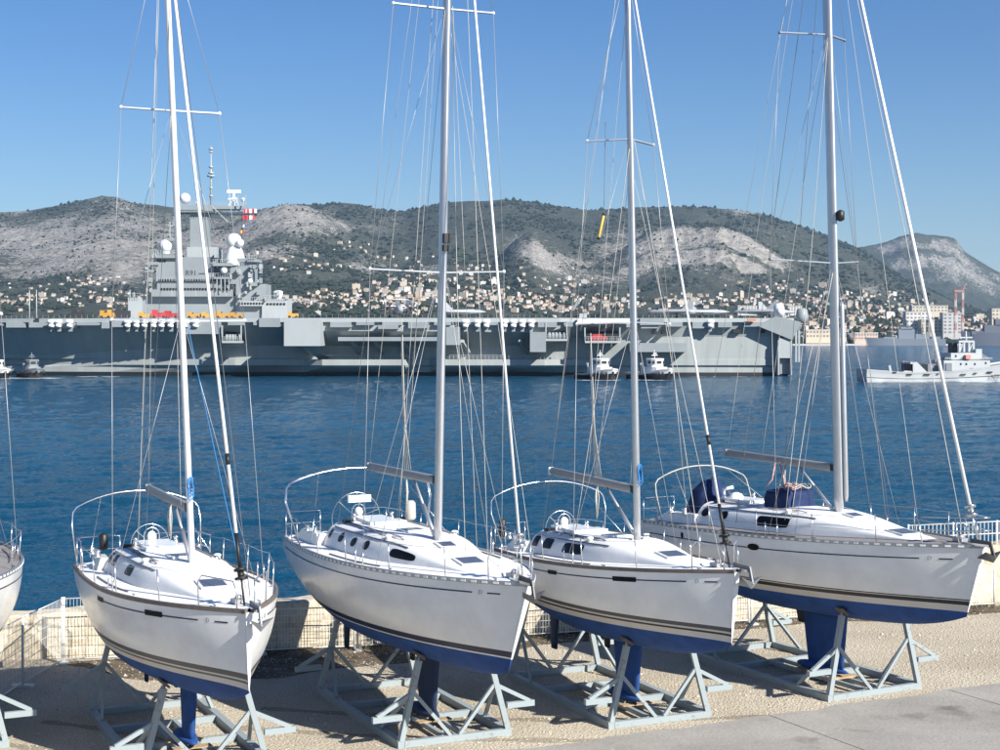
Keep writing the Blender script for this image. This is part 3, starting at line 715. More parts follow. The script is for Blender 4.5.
ground_mat('concrete', (.35, .33, .30), (.27, .255, .232), (.86, .86, .86), 14, .15, .35, stain=(.12, .105, .09))
ground_mat('track', (.36, .315, .24), (.27, .235, .18), (.62, .60, .57), 20, .6)
ground_mat('wall_stone', (.62, .56, .44), (.47, .41, .31), (.75, .73, .70), 6, .7, .9, stain=(.22, .17, .12))
ground_mat('soil', (.20, .16, .115), (.07, .055, .04), (.6, .6, .6), 12, .8, 1.2)
CORNER = Vector((-11.3, 38.8, 0)); LINE = [Vector((-60, 27.5, 0)), CORNER, Vector((-3.88, 40.5, 0)), Vector((7.35, 44.2, 0)), Vector((15.5, 47.0, 0)), Vector((60, 62, 0))]
OFF = Vector((-.28, .96, 0))
g = MB(); edge = [p + OFF * 2.6 for p in LINE]
poly = [(-60, -20, 0)] + [(p.x, p.y, 0) for p in edge] + [(60, -20, 0)]
g.prism([(x, y, -6) for x, y, _ in poly], (0, 0, 6), 0)
yard = g.build('boatyard_ground', 'gravel', None, kind='structure')
# concrete apron in front, laid as a thin sheet with a worn edge
k0, k1, k2 = ground_pt(606, 738), ground_pt(770, 716), ground_pt(1000, 683)
dirv = (k2 - k0).normalized(); pts = []
for i in range(130):
    t = -22 + i * .45; p = k0 + dirv * t; nrm = Vector((-dirv.y, dirv.x, 0))
    w = .06 * math.sin(t * 2.1) + .05 * math.sin(t * 5.3 + 1) + random.uniform(-.025, .025); pts.append((p + nrm * w))
a = MB(); vs = [(p.x, p.y, .006) for p in pts] + [(p.x + 9 * dirv.y * 1.0, p.y - 30, .006) for p in pts]
n = len(pts); a.add(vs, [(i + 1, i, n + i, n + i + 1) for i in range(n - 1)], 0, False); a.build('concrete_apron', 'concrete', None, kind='structure')
# tyre tracks pressed into the gravel, and joints cut in the apron
for k, (cx, cy, rad, a0, a1) in enumerate(((-13.5, 22.5, 9.2, .25, 1.25), (-13.5, 22.5, 11.0, .25, 1.25), (2, 60, 28.6, -1.85, -1.25), (2, 60, 26.9, -1.85, -1.25))):
    inn, out_ = [], []
    for i in range(40):
        a_ = a0 + (a1 - a0) * i / 39; w_ = .15 + .05 * math.sin(i * 1.7) + random.uniform(-.03, .03)
        inn.append((cx + (rad - w_) * math.cos(a_), cy + (rad - w_) * math.sin(a_), .003)); out_.append((cx + (rad + w_) * math.cos(a_), cy + (rad + w_) * math.sin(a_), .003))
    MB().grid([inn, out_], 0, False, flip=True).build('tyre_track', 'track', None, kind='structure')
for d_ in (4.2, 9.5):
    p = k0 + dirv * d_; nrm = Vector((dirv.y, -dirv.x, 0)); q = p + nrm * 9
    jm = MB(); jm.add([(p.x, p.y, .010), (p.x + .025, p.y, .010), (q.x + .025, q.y, .010), (q.x, q.y, .010)], [(0, 3, 2, 1)]); jm.build('apron_joint', 'soil', None, kind='structure')
# dark weedy soil along the wall foot, widened to deepen shade under left yachts
s = MB(); up = []; lo = []
for i in range(60):
    t = i / 59; p = CORNER + (Vector((16, 47.1, 0)) - CORNER) * t
    w = .55 + .5 * vnoise(np.array([t * 22.]), np.array([.3]))[0] + 2.3 * math.exp(-((t - .20) / .20) ** 2) * (.75 + .5 * vnoise(np.array([t * 34.]), np.array([7.3]))[0]); w *= smooth01((t + .01) / .07)
    up.append((p.x + .05, p.y + .2, .005)); lo.append((p.x + .28 * w, p.y - w, .005))
s.grid([lo, up], 0, False); s.build('weedy_soil_and_shade', 'soil', None, kind='structure')
# quay parapet wall
rings = []
path = LINE[1:5]
def pl_at(path, step):
    out = []
    for a_, b_ in zip(path[:-1], path[1:]):
        n = max(1, int((b_ - a_).length / step))
        out += [a_ + (b_ - a_) * (i / n) for i in range(n)]
    return out + [path[-1]]
wl = [LINE[0] + (CORNER - LINE[0]) * .55, CORNER + Vector((-.2, .0, 0)), LINE[2], LINE[3], LINE[4], Vector((34, 53.4, 0))]
for i, p in enumerate(pl_at(wl, .7)):
    q = p + OFF * .75; jz = random.uniform(-.07, .07); h = 1.18 + .10 * smooth01((p.x + 11) / 8) + .55 * smooth01((p.x - 11.5) / 2.5) + jz; j = random.uniform(-.06, .06)
    rings.append([q + Vector((0, j, -.3)), q + Vector((0, j + .03, h * .5)), q + Vector((.0, j + .06, h - .05)), q + Vector((0, j + .16, h)), q + OFF * .9 + Vector((0, 0, h + random.uniform(-.05, .05))), q + OFF * 1.0 + Vector((0, 0, -.3))])
wall = MB().rings(rings, 0, True, True, False).build('quay_wall', 'wall_stone')
tag(wall, 'low weathered beige stone quay wall along the water behind the yachts', 'wall')
# wire mesh fence panels
def fence_panel(p, q, h, label, mat_m, sp=.085):
    t = thing('fence_panel', label, 'fence', tuple(p), (0, 0, math.atan2(q.y - p.y, q.x - p.x)), 'mesh fence panels along the quay wall')
    L_ = (q - p).length
    for x in (0.02, L_ - .02): MB().tube([(x, 0, 0), (x, 0, h)], .03, 6).build('post', 'fence_white', t)
    for z in (.12, h - .04): MB().tube([(.03, 0, z), (L_ - .03, 0, z)], .018, 5).build('rail', 'fence_white', t)
    w = MB(); n = int(L_ / sp)
    for i in range(1, n): w.beam((i * L_ / n, .0, .12), (i * L_ / n, .0, h - .04), .008, .008)
    for k in range(1, 6): w.beam((.03, .012, .12 + (h - .16) * k / 6), (L_ - .03, .012, .12 + (h - .16) * k / 6), .009, .009)
    w.build('wire_mesh', mat_m, t)
    fb = MB(); fb.box((.02, 0, .03), (.2, .55, .06)); fb.build('foot', 'fence_galv', t)
    return t
fp = [Vector((-11.6, 33.6, 0)), Vector((-11.5, 36.2, 0)), CORNER.copy()]
labs = ['mesh fence panel partly hidden behind the left-edge yacht', 'sunlit white mesh fence panel running away from the left-edge yacht to the corner post']
for a_, b_, l_ in zip(fp[:-1], fp[1:], labs): fence_panel(a_, b_, 1.72, l_, 'fence_white')
seq = pl_at([CORNER, LINE[2], LINE[3], LINE[4]], 2.35)
ORD = ['first', 'second', 'third', 'fourth', 'fifth', 'sixth', 'seventh', 'eighth', 'ninth', 'tenth', 'eleventh', 'twelfth', 'thirteenth', 'fourteenth']
names_ = {0: 'tall white mesh fence panel beside the corner post, half behind the leftmost full yacht'}
for i, (a_, b_) in enumerate(zip(seq[:-1], seq[1:])):
    h = 1.72 if i == 0 else 1.22
    l_ = names_.get(i, f'low white mesh fence panel against the quay wall, {ORD[i - 1]} after the tall corner panel')
    fence_panel(a_ + (b_ - a_) * .01, b_ - (b_ - a_) * .01, h, l_, 'fence_white')
# railing standing on the wall at the right edge
a_, b_ = Vector((13.2, 46.2, 0)) + OFF * 1.2, Vector((26, 50.6, 0)) + OFF * 1.2
t = thing('wall_railing', 'white metal railing on top of the quay wall at the right edge', 'railing', (a_.x, a_.y, 1.62), (0, 0, math.atan2(b_.y - a_.y, b_.x - a_.x)))
for z in (.12, .5, .88): MB().tube([(0, 0, z), (13.4, 0, z)], .022, 5).build('rail', 'fence_white', t)
for i in range(9): MB().tube([(i * 1.67, 0, -.02), (i * 1.67, 0, .92)], .03, 6).build('post', 'fence_white', t)
w = MB()
for i in range(90): w.beam((i * .15, 0, .12), (i * .15, 0, .88), .016, .016)
w.build('balusters', 'fence_white', t)
# loose stones and weeds (uncountable)
n = 26000
X = RNG.uniform(-16, 22, n); Y = RNG.uniform(24, 49, n)
yl = np.interp(X, [p.x for p in LINE], [p.y for p in LINE]) + .6
ky = k0.y + (X - k0.x) * dirv.y / dirv.x
ok = (Y < yl) & ((Y > ky + .1) | (RNG.random(n) < .015)); X = X[ok]; Y = Y[ok]; n = len(X)
S = RNG.uniform(.010, .030, n) * (1 + 1.3 * (RNG.random(n) < .05))
octa = np.array([(1, 0, 0), (-1, 0, 0), (0, 1, 0), (0, -1, 0), (0, 0, .75), (0, 0, -.3)]); of = np.array([(0, 2, 4), (2, 1, 4), (1, 3, 4), (3, 0, 4), (2, 0, 5), (1, 2, 5), (3, 1, 5), (0, 3, 5)])
def scatter(X, Y, Z, S, base, faces, jit=.3, sz=None):
    n = len(X); k = len(base); an = RNG.uniform(0, 6.28, n); V = np.repeat(base[None], n, 0) * (1 + RNG.uniform(-jit, jit, (n, k, 1)))
    c, s_ = np.cos(an)[:, None], np.sin(an)[:, None]; x = V[..., 0] * c - V[..., 1] * s_; y = V[..., 0] * s_ + V[..., 1] * c
    zz = V[..., 2] * (1 if sz is None else sz[:, None])
    V = np.stack([x * S[:, None] + X[:, None], y * S[:, None] + Y[:, None], zz * S[:, None] + Z[:, None]], -1).reshape(-1, 3)
    Fq = (faces[None] + (np.arange(n) * k)[:, None, None]).reshape(-1, faces.shape[1]); return V, Fq
V, Fq = scatter(X, Y, np.full(n, .004), S, octa, of)
mat('pebble', (.55, .50, .41), .9, var=.45, vscale=9)
o = np_mesh('loose_gravel', V, Fq, 'pebble', None, False, kind='stuff'); tag(o, 'pale loose gravel scattered over the boatyard ground', 'gravel')
mat('weed', (.055, .062, .022), .9, var=.5, vscale=5, col2=(.085, .06, .03))
n = 5200; T = RNG.random(n); px_ = CORNER.x + T * 27; py_ = np.interp(px_, [p.x for p in LINE], [p.y for p in LINE])
d_ = np.minimum(RNG.exponential(.28, n), .9) * (1 + .8 * np.exp(-((T - .15) / .1) ** 2)); keep = vnoise(T * 40, T * 0) > .38; px_, py_, d_ = (px_ + .3 * d_)[keep], (py_ + .45 - d_)[keep], d_[keep]; n = len(px_)
blade = np.array([(-.10, 0, 0), (.10, 0, 0), (.25, .2, 1.0)]); V, Fq = scatter(px_, py_, np.zeros(n), RNG.uniform(.04, .15, n), blade, np.array([(0, 1, 2)]), .5)
o = np_mesh('weeds', V, Fq, 'weed', None, False, kind='stuff'); tag(o, 'dark weeds and dead plants along the foot of the quay wall', 'weeds')

# ---------------------------------------------------------------- steel cradles under the yachts
cr_labels = ['grey steel cradle under the leftmost full yacht, cut by the bottom edge of the picture', 'grey steel cradle under the yacht with the navy stripe', 'grey steel cradle under the third full yacht from the left', 'grey steel cradle under the largest yacht, touching the concrete apron', 'grey steel cradle under the yacht at the left edge']
block_labels = ['pale timber blocks under the keel of the leftmost full yacht', 'pale timber blocks under the navy keel of the navy-striped yacht', 'pale timber blocks under the keel of the yacht with slanted windows', 'timber blocks under the wide keel of the largest yacht', 'timber blocks under the keel of the left-edge yacht']
def cradle(i):
    root, H, c = YACHTS[i]; phi = c['yaw'] - math.pi / 2
    t = thing('boat_cradle', cr_labels[i], 'cradle', (c['X'], c['Z'], 0), (0, 0, phi), 'steel cradles under the yachts')
    xf, xb, W = .92, -4.30, 2.42; w = .11; m_ = 'cradle_paint'
    if i == 3: xf, xb, W = 1.12, -4.4, 2.72
    for sd in (1, -1): MB().beam((xf + .05, sd * W / 2, .075), (xb - .05, sd * W / 2, .075), .15, .16).build('skid', m_, t)
    for x in (xf, xb, -.9, -2.6): MB().beam((x, -W / 2 + .07, .075), (x, W / 2 - .07, .075), .12, .14).build('cross_beam', m_, t)
    for y in (-.22, .22): MB().beam((xf - .06, y, .11), (-2.55, y, .11), .09, .10).build('keel_rail', m_, t)
    for x in (xf, xb):
        s_ = 1 if x > 0 else -1
        for sd in (1, -1):
            y0 = sd * W / 2; yp = sd * (W / 2 - .42); xp = x - s_ * .05; u = H.u(xp)
            zp = H.bottom(u, yp) + xp * math.tan(c['trim']) - .055
            po = MB().beam((x, y0, .14), (xp, yp, zp - .10), .115, .115).build('post', m_, t)
            zl = .62 * zp; MB().tube([(xp, yp, zp - .22), (xp, yp, zp - .02)], .03, 8).build('screw', 'alu_grey', po)
            dz = H.bottom(u, yp + .12 * sd) - H.bottom(u, yp - .12 * sd); rot = Matrix.Rotation(math.atan2(dz, .24 * sd) * 1, 3, 'X')
            MB().box((xp, yp, zp), (.26, .22, .045), rot=rot).build('pad', 'wood_pad', po)
            f = zl / zp; pm = Vector((x + (xp - x) * f, y0 + (yp - y0) * f, zl))
            MB().beam(pm, (x, sd * .10, .14), .07, .07).build('inner_brace', m_, t)
            MB().beam(pm - Vector((0, 0, .02)), (x - s_ * 1.15, sd * W / 2, .15), .07, .07).build('long_brace', m_, t)
            zo = .34 * zp; arm = y0 + sd * .62
            MB().beam((x, y0 * .985, zo), (x, arm, zo), .10, .12).build('outrigger', m_, t)
            MB().beam(pm + Vector((0, 0, -.06)), (x, arm - sd * .10, zo + .05), .08, .08).build('outer_brace', m_, t)
    b = thing('keel_block', block_labels[i], 'block', (c['X'], c['Z'], 0), (0, 0, phi)); kx0, kx1 = c['keel']
    top = c.get('keel_z', .17) - .0
    for x in (kx0 + .12, kx1 - .22):
        z0 = .162; MB().box((x, .02, (z0 + max(top + .01, z0 + .02)) / 2), (.24, .78, max(top + .01, z0 + .02) - z0)).build('timber', 'timber', b)
for i in range(5): cradle(i)

# ---------------------------------------------------------------- loose gear on the largest yacht
root4, H4, c4 = YACHTS[3]; phi4 = c4['yaw'] - math.pi / 2
W4 = Matrix.Translation((c4['X'], c4['Z'], 0)) @ Matrix.Rotation(phi4, 4, 'Z')
def on4(x, y, z): return W4 @ Vector((x, y, z + x * math.tan(c4['trim'])))
def lump(name, label, cat, ctr, d, mat_, seed, rz, flat=.35, n=20, m=10):
    rnd = np.random.default_rng(seed); mb = MB(); rings = []
    for i in range(m + 1):
        t = i / m; ring = []
        for k in range(n):
            a = 2 * math.pi * k / n; e = .45; ca = math.copysign(abs(math.cos(a)) ** e, math.cos(a)); sa = math.copysign(abs(math.sin(a)) ** e, math.sin(a))
            rr = (1 - .06 * t) if t < .8 else math.cos((t - .8) / .2 * math.pi / 2) ** flat * .95 + .001
            j = 1 + .05 * math.sin(5 * a + 7 * t + seed) + rnd.uniform(-.02, .02); z = d[2] * (t + (.04 * math.sin(3 * a + seed) if t > .5 else 0))
            ring.append((d[0] / 2 * ca * rr * j, d[1] / 2 * sa * rr * j, z))
        rings.append(ring)
    o = mb.rings(rings, 0, True, True, True).build(name, mat_); o.location = ctr; o.rotation_euler = (0, 0, rz); return tag(o, label, cat)
zr = lambda x: H4.zsh(H4.u(x)) + .05 + c4['roof_h'] * (.97 - .22 * (H4.u(x) - .19) / .69)
# canvas over the steering position: an uneven folded hump
cv = MB(); rings = []
prof = [(-.62, .25), (-.55, .55), (-.40, .95), (-.15, 1.18), (.15, 1.22), (.42, 1.02), (.55, .6), (.62, .22)]
for k, x in enumerate(np.linspace(-.42, .42, 9)):
    sc = 1 - .30 * abs(x / .42) ** 2; rings.append([(x + .05 * math.sin(9 * y + k), y * (1 - .12 * abs(x)), z * sc * (1 + .05 * math.sin(7 * y + 1.7 * k))) for y, z in prof] + [(x, .3, -.05), (x, -.3, -.05)])
o = cv.rings(rings, 0, True, True, True).build('wheel_cover', 'canvas_blue'); o.location = on4(H4.xs + .125 * H4.L, -.25, H4.zsh(.15) - .05); o.rotation_euler = (0, 0, phi4)
tag(o, 'dark blue canvas cover humped over the wheel of the largest yacht', 'cover')
bagp = on4(-2.0, 0, zr(-2.0) + .055)
lump('canvas_bag', 'dark blue canvas bag lying on the cabin top under the boom of the largest yacht', 'bag', bagp, (.75, 1.25, .46), 'canvas_blue', 3, phi4)
rp = MB()
for k in range(7):
    a0 = random.uniform(0, 6); cx, cy = random.uniform(-.2, .2), random.uniform(-.1, .45)
    rp.tube([(cx + .13 * math.cos(t + a0), cy + .16 * math.sin(t * 1.1 + a0), .03 + .02 * k * .6 + .05 * math.sin(2 * t + k)) for t in np.linspace(0, 6, 16)], .013, 5, mat=k % 2)
o = rp.build('rope_heap', ['rope_red', 'rope']); o.location = bagp + Vector((0, 0, .45)); o.rotation_euler = (0, 0, phi4); tag(o, 'heap of red and cream ropes on top of the blue canvas bag', 'rope')
wl_ = MB(); wl_.box((0, 0, .06), (.42, .62, .12)); wl_.ball((.05, .05, .25), .2, 12, 8, 0, .8); wl_.tube([(-.1, -.25, .1), (-.1, -.25, .5), (.1, -.1, .55)], .05, 7)
o = wl_.build('folded_sprayhood', 'plastic_white'); o.location = on4(-4.2, -.1, H4.zsh(.3) + .42); o.rotation_euler = (0, 0, phi4); tag(o, 'small white folded cover and fittings beside the blue wheel cover', 'cover')
for (y, k) in ((-.5, 0), (-.15, 1)):
    p0 = on4(-2.2 - .1 * k, y * .6, 5.30); p1 = on4(-2.35 + .35 * k, y, zr(-2.2) + .52); mid = (p0 + p1) / 2 + Vector((.05, 0, -.1))
    o = MB().tube([p0, mid, p1], .018, 6).build('control_line', 'rope_red'); tag(o, ['red and white line hanging from the boom to the canvas bag, left one', 'red and white line hanging from the boom to the canvas bag, right one'][k], 'rope')
# ---------------------------------------------------------------- water
def water_mat():
    m = bpy.data.materials.new('sea_water'); m.use_nodes = True; nt = m.node_tree; N = nt.nodes; L = nt.links; p = N['Principled BSDF']
    p.inputs['Base Color'].default_value = (.006, .046, .092, 1); p.inputs['Specular IOR Level'].default_value = .12; p.inputs['Roughness'].default_value = .10; p.inputs['IOR'].default_value = 1.33
    tc = N.new('ShaderNodeTexCoord'); mp_ = N.new('ShaderNodeMapping'); mp_.inputs['Rotation'].default_value = (0, 0, .35); mp_.inputs['Scale'].default_value = (.55, 1.0, 1); L.new(tc.outputs['Object'], mp_.inputs['Vector'])
    def nz(sc, det, dist):
        n = N.new('ShaderNodeTexNoise'); n.inputs['Scale'].default_value = sc; n.inputs['Detail'].default_value = det; n.inputs['Roughness'].default_value = .6; n.inputs['Distortion'].default_value = dist; L.new(mp_.outputs['Vector'], n.inputs['Vector']); return n
    prev = None
    for sc, det, st, ds in ((2.6, 5, 1.0, .32),):
        n = nz(sc, det, .4); b = N.new('ShaderNodeBump'); b.inputs['Strength'].default_value = st; b.inputs['Distance'].default_value = ds; L.new(n.outputs['Fac'], b.inputs['Height'])
        if prev: L.new(prev.outputs['Normal'], b.inputs['Normal'])
        prev = b
    L.new(prev.outputs['Normal'], p.inputs['Normal'])
    n = nz(.02, 4, .6); r = N.new('ShaderNodeValToRGB'); r.color_ramp.elements[0].position = .35; r.color_ramp.elements[1].position = .65
    r.color_ramp.elements[0].color = (.004, .046, .092, 1); r.color_ramp.elements[1].color = (.006, .061, .120, 1); L.new(n.outputs['Fac'], r.inputs['Fac']); L.new(r.outputs['Color'], p.inputs['Base Color'])
    M['sea'] = m
water_mat()
w = MB(); w.add([(-9000, -400, WATER_Z - .30), (9000, -400, WATER_Z - .30), (12000, 16000, WATER_Z - .30), (-12000, 16000, WATER_Z - .30)], [(0, 1, 2, 3)]); w.build('deep_water', 'sea', None, kind='structure')
# the sea surface itself: rippled mesh, finer near the quay
_h = CAM_H - WATER_Z
yy_ = HORIZON + np.concatenate([np.linspace(470, 300, 60), np.arange(299.5, 34, -.5), np.linspace(33.5, 1.1, 120)])
Yw = F * _h / (yy_ - HORIZON); pw_ = np.arange(-340, 1341, 2.0)
PW, YW = np.meshgrid(pw_, Yw); XW = (PW - 500) / F * YW
c_, s_ = math.cos(.5), math.sin(.5); A_, B_ = XW * c_ + YW * s_, -XW * s_ + YW * c_
gust = .55 + .9 * fbm(XW / 45., YW / 60. + 4, 3)
hw_ = (fbm(A_ / 3.4, B_ / 1.7, 4) - .47) * .50 + (fbm(A_ / 14., B_ / 7. + 30, 3) - .44) * .40 + (RNG.random(XW.shape) - .5) * .018
fade = np.clip(1.4 - YW / 1500., .0, 1)
V = np.stack([XW, YW, WATER_Z + hw_ * gust * fade], -1).reshape(-1, 3); r_, k_ = PW.shape; idx = np.arange(r_ * k_).reshape(r_, k_)
np_mesh('sea', V, np.stack([idx[:-1, :-1], idx[:-1, 1:], idx[1:, 1:], idx[1:, :-1]], -1).reshape(-1, 4), 'sea', None, True, kind='structure')
HW = CAM_H - WATER_Z
def zpx(py, Y): return CAM_H - (py - HORIZON) / F * Y
# ---------------------------------------------------------------- hills behind the harbour
MAIN = [(-500, 250), (-250, 236), (-100, 218), (0, 213), (30, 211), (60, 207), (85, 202), (103, 199), (118, 199), (135, 204), (160, 207), (200, 213), (235, 213), (258, 210), (285, 205), (320, 206), (345, 204), (360, 206), (388, 213), (405, 214), (430, 208), (470, 202), (500, 201), (530, 204), (555, 208), (585, 212), (610, 211), (640, 209), (680, 208), (715, 209), (742, 211), (765, 215), (800, 227), (830, 238), (855, 248), (880, 262), (920, 285), (960, 305), (1020, 322), (1200, 332), (1500, 335)]
SPUR = [(-500, 400), (500, 330), (540, 300), (570, 280), (600, 256), (625, 240), (642, 230), (655, 223), (668, 221), (690, 220), (705, 221), (722, 223), (738, 233), (755, 242), (775, 256), (800, 274), (830, 292), (870, 312), (900, 340), (1500, 400)]
SPUR2 = [(-500, 400), (470, 340), (490, 275), (508, 247), (520, 236), (530, 234), (540, 240), (548, 251), (565, 258), (590, 280), (620, 320), (1500, 400)]
SPUR3 = [(-500, 300), (-100, 262), (0, 250), (60, 243), (120, 240), (180, 236), (230, 226), (262, 212), (285, 207), (310, 211), (335, 221), (360, 232), (400, 252), (450, 290), (520, 330), (1500, 400)]
FOOT = [(-500, 312), (0, 300), (100, 296), (200, 298), (300, 288), (400, 283), (480, 286), (560, 296), (640, 300), (720, 303), (800, 312), (900, 317), (1000, 322), (1500, 326)]
def layer(px, Y, prof, Yr, Y0, p, back):
    ys = np.interp(px, [a for a, _ in prof], [b for _, b in prof])
    zr = (HORIZON - ys) / F * Yr + HW
    t = np.clip((Y - Y0) / (Yr - Y0), 0, None)
    f = np.where(Y < Yr, np.clip(t, 0, 1) ** p, np.clip(1 - ((Y - Yr) / back) ** 1.5, -.3, 1))
    return zr * f
SHORE = 2250.
def cliff(px, Y, prof, Yr, Y0, back):
    """a ridge whose last rise is a rock face"""
    ys = np.interp(px, [a for a, _ in prof], [b for _, b in prof]); zr = (HORIZON - ys) / F * Yr + HW
    t = np.clip((Y - Y0) / (Yr - Y0), 0, 1)
    f = np.where(t < .80, .60 * (t / .80) ** 1.25, np.where(t < .84, .60 + .17 * (t - .80) / .04, np.where(t < .89, .77 + .05 * (t - .84) / .05, np.where(t < .925, .82 + .16 * (t - .89) / .035, .98 + .02 * (t - .925) / .075))))
    return zr * np.where(Y < Yr, f, np.clip(1 - ((Y - Yr) / back) ** 1.5, -.3, 1))
def terrain(px, Y):
    wx = (px - 500) / F * Y
    nz = fbm(wx / 420., Y / 420., 6, True) - .5
    nl = fbm(wx / 1500., Y / 900. + 9, 4) - .47
    pxw = px + 10 * (fbm(wx / 300., Y / 300. + 40, 4) - .47)
    z = layer(pxw, Y, MAIN, 5400., SHORE, 1.65, 2600.)
    z = np.maximum(z, layer(pxw, Y, SPUR3, 4800., 2600., 1.25, 1500.))
    s1 = cliff(pxw, Y + 120 * (fbm(wx / 110., Y / 600. + 60, 4) - .47), SPUR, 4350., 2700., 1300.)
    # the flat-topped spur keeps a real cliff band just below its rim
    z = np.maximum(z, s1); z = np.maximum(z, layer(pxw, Y, SPUR2, 4200., 2900., 1.4, 700.))
    z = np.maximum(z, layer(px, Y, FOOT, 3300., SHORE, 1.05, 5000.))
    amp = np.clip((Y - SHORE) / 2200, 0, 1)
    z = z + amp * (nz * 78 + nl * 60) * np.clip(1.25 - (Y / 5400.) ** 6 * .95, .25, 1)
    return np.where(Y < SHORE, -4 + 0 * z, np.maximum(z, 2.2)) 
pxs = np.arange(-330, 1332, 2.0); Ys = np.concatenate([np.linspace(SHORE - 40, SHORE + 4, 4), np.linspace(SHORE + 30, 3300, 44), np.linspace(3320, 5600, 150), np.linspace(5640, 7600, 24)])
PX, YY = np.meshgrid(pxs, Ys); ZZ = terrain(PX, YY)
XX = (PX - 500) / F * YY
V = np.stack([XX, YY, ZZ + WATER_Z], -1).reshape(-1, 3); nr, nc = PX.shape
idx = np.arange(nr * nc).reshape(nr, nc); Q = np.stack([idx[:-1, :-1], idx[:-1, 1:], idx[1:, 1:], idx[1:, :-1]], -1).reshape(-1, 4)
SY = HORIZON - (ZZ - HW) / YY * F
def blob(cx, cy, rx, ry, k=1.0): return k * np.exp(-(((PX - cx) / rx) ** 2 + ((SY - cy) / ry) ** 2))
dz = np.gradient(ZZ, axis=0) / np.maximum(np.gradient(YY, axis=0), 1)
dzx = np.gradient(ZZ, axis=1) / np.maximum(np.gradient(XX, axis=1), .5)
rn = fbm(XX / 160., YY / 220. + 3, 6); rn2 = fbm(XX / 60., YY / 90. + 8, 4)
# rock cover: limestone on the crests and crags the photograph shows, scrub and pines elsewhere
rock = blob(60, 232, 120, 22, 1.0) + blob(130, 258, 90, 22, .75) + blob(20, 262, 80, 22, .6) + blob(115, 202, 28, 6, .5) + blob(240, 245, 60, 20, .7) + blob(290, 215, 36, 12, 1.0) + blob(340, 226, 60, 9, .5) + blob(690, 238, 60, 14, .95) + blob(640, 250, 40, 14, .6) + blob(690, 268, 80, 16, .42) + blob(525, 246, 20, 13, 1.0) + blob(552, 258, 20, 9, .9) + blob(430, 268, 16, 10, .5) + blob(360, 268, 26, 10, .5) + blob(590, 262, 40, 8, .55) + blob(745, 211, 20, 5, 1.0) + blob(600, 275, 50, 10, .3) + blob(870, 290, 20, 6, .4)
rock = rock + (rn - .49) * 1.7 * np.clip(rock * 2.2, .25, 1) + (rn2 - .49) * .8 * np.clip(rock * 2.4, .15, 1)
rock = np.where((PX > 540) & (PX < 860) & (YY > 3900) & (YY < 4400), np.maximum(rock, (dz - .42) * 3.2 + (rn2 - .5) * 1.6), rock)
me_ob = np_mesh('hills', V, Q, [], None, True, kind='structure')
att = me_ob.data.attributes.new('rock', 'FLOAT', 'POINT'); att.data.foreach_set('value', rock.ravel().astype(np.float32))
def hill_mat(name, veg1, veg2, rk1, rk2, attr=True):
    m = bpy.data.materials.new(name); m.use_nodes = True; nt = m.node_tree; N = nt.nodes; L = nt.links; p = N['Principled BSDF']; p.inputs['Roughness'].default_value = .95; p.inputs['Specular IOR Level'].default_value = .1
    tc = N.new('ShaderNodeTexCoord')
    def nz(sc, det=5, ro=.65, stretch=(1, 1, 1)):
        mp_ = N.new('ShaderNodeMapping'); mp_.inputs['Scale'].default_value = stretch; L.new(tc.outputs['Object'], mp_.inputs['Vector'])
        n = N.new('ShaderNodeTexNoise'); n.inputs['Scale'].default_value = sc; n.inputs['Detail'].default_value = det; n.inputs['Roughness'].default_value = ro; L.new(mp_.outputs['Vector'], n.inputs['Vector']); return n
    def ramp(a, b, c0, c1, src):
        r = N.new('ShaderNodeValToRGB'); r.color_ramp.elements[0].position = a; r.color_ramp.elements[1].position = b; r.color_ramp.elements[0].color = (*c0, 1); r.color_ramp.elements[1].color = (*c1, 1); L.new(src, r.inputs['Fac']); return r
    v = ramp(.35, .65, veg1, veg2, nz(.03, 6).outputs['Fac']); k = ramp(.36, .62, rk1, rk2, nz(.05, 6, .75, (1, 1, 2.5)).outputs['Fac'])
    at_ = N.new('ShaderNodeAttribute'); at_.attribute_name = 'rock'
    n2 = nz(.075, 8, .85); ma = N.new('ShaderNodeMath'); ma.operation = 'MULTIPLY_ADD'; L.new(n2.outputs['Fac'], ma.inputs[0]); ma.inputs[1].default_value = 5.2; ma.inputs[2].default_value = -2.72
    ad = N.new('ShaderNodeMath'); ad.operation = 'ADD'; L.new(ma.outputs[0], ad.inputs[0]); L.new(at_.outputs['Fac'], ad.inputs[1])
    f = ramp(.30, .62, (0, 0, 0), (1, 1, 1), ad.outputs[0])
    mx = N.new('ShaderNodeMix'); mx.data_type = 'RGBA'; L.new(f.outputs['Color'], mx.inputs['Factor']); L.new(v.outputs['Color'], mx.inputs['A']); L.new(k.outputs['Color'], mx.inputs['B']); L.new(mx.outputs['Result'], p.inputs['Base Color'])
    b = N.new('ShaderNodeBump'); b.inputs['Strength'].default_value = 1; b.inputs['Distance'].default_value = 14; L.new(nz(.03, 6, .7).outputs['Fac'], b.inputs['Height']); L.new(b.outputs['Normal'], p.inputs['Normal'])
    M[name] = m
hill_mat('hill', (.038, .046, .034), (.068, .074, .054), (.15, .14, .125), (.36, .34, .31))
me_ob.data.materials.append(M['hill'])
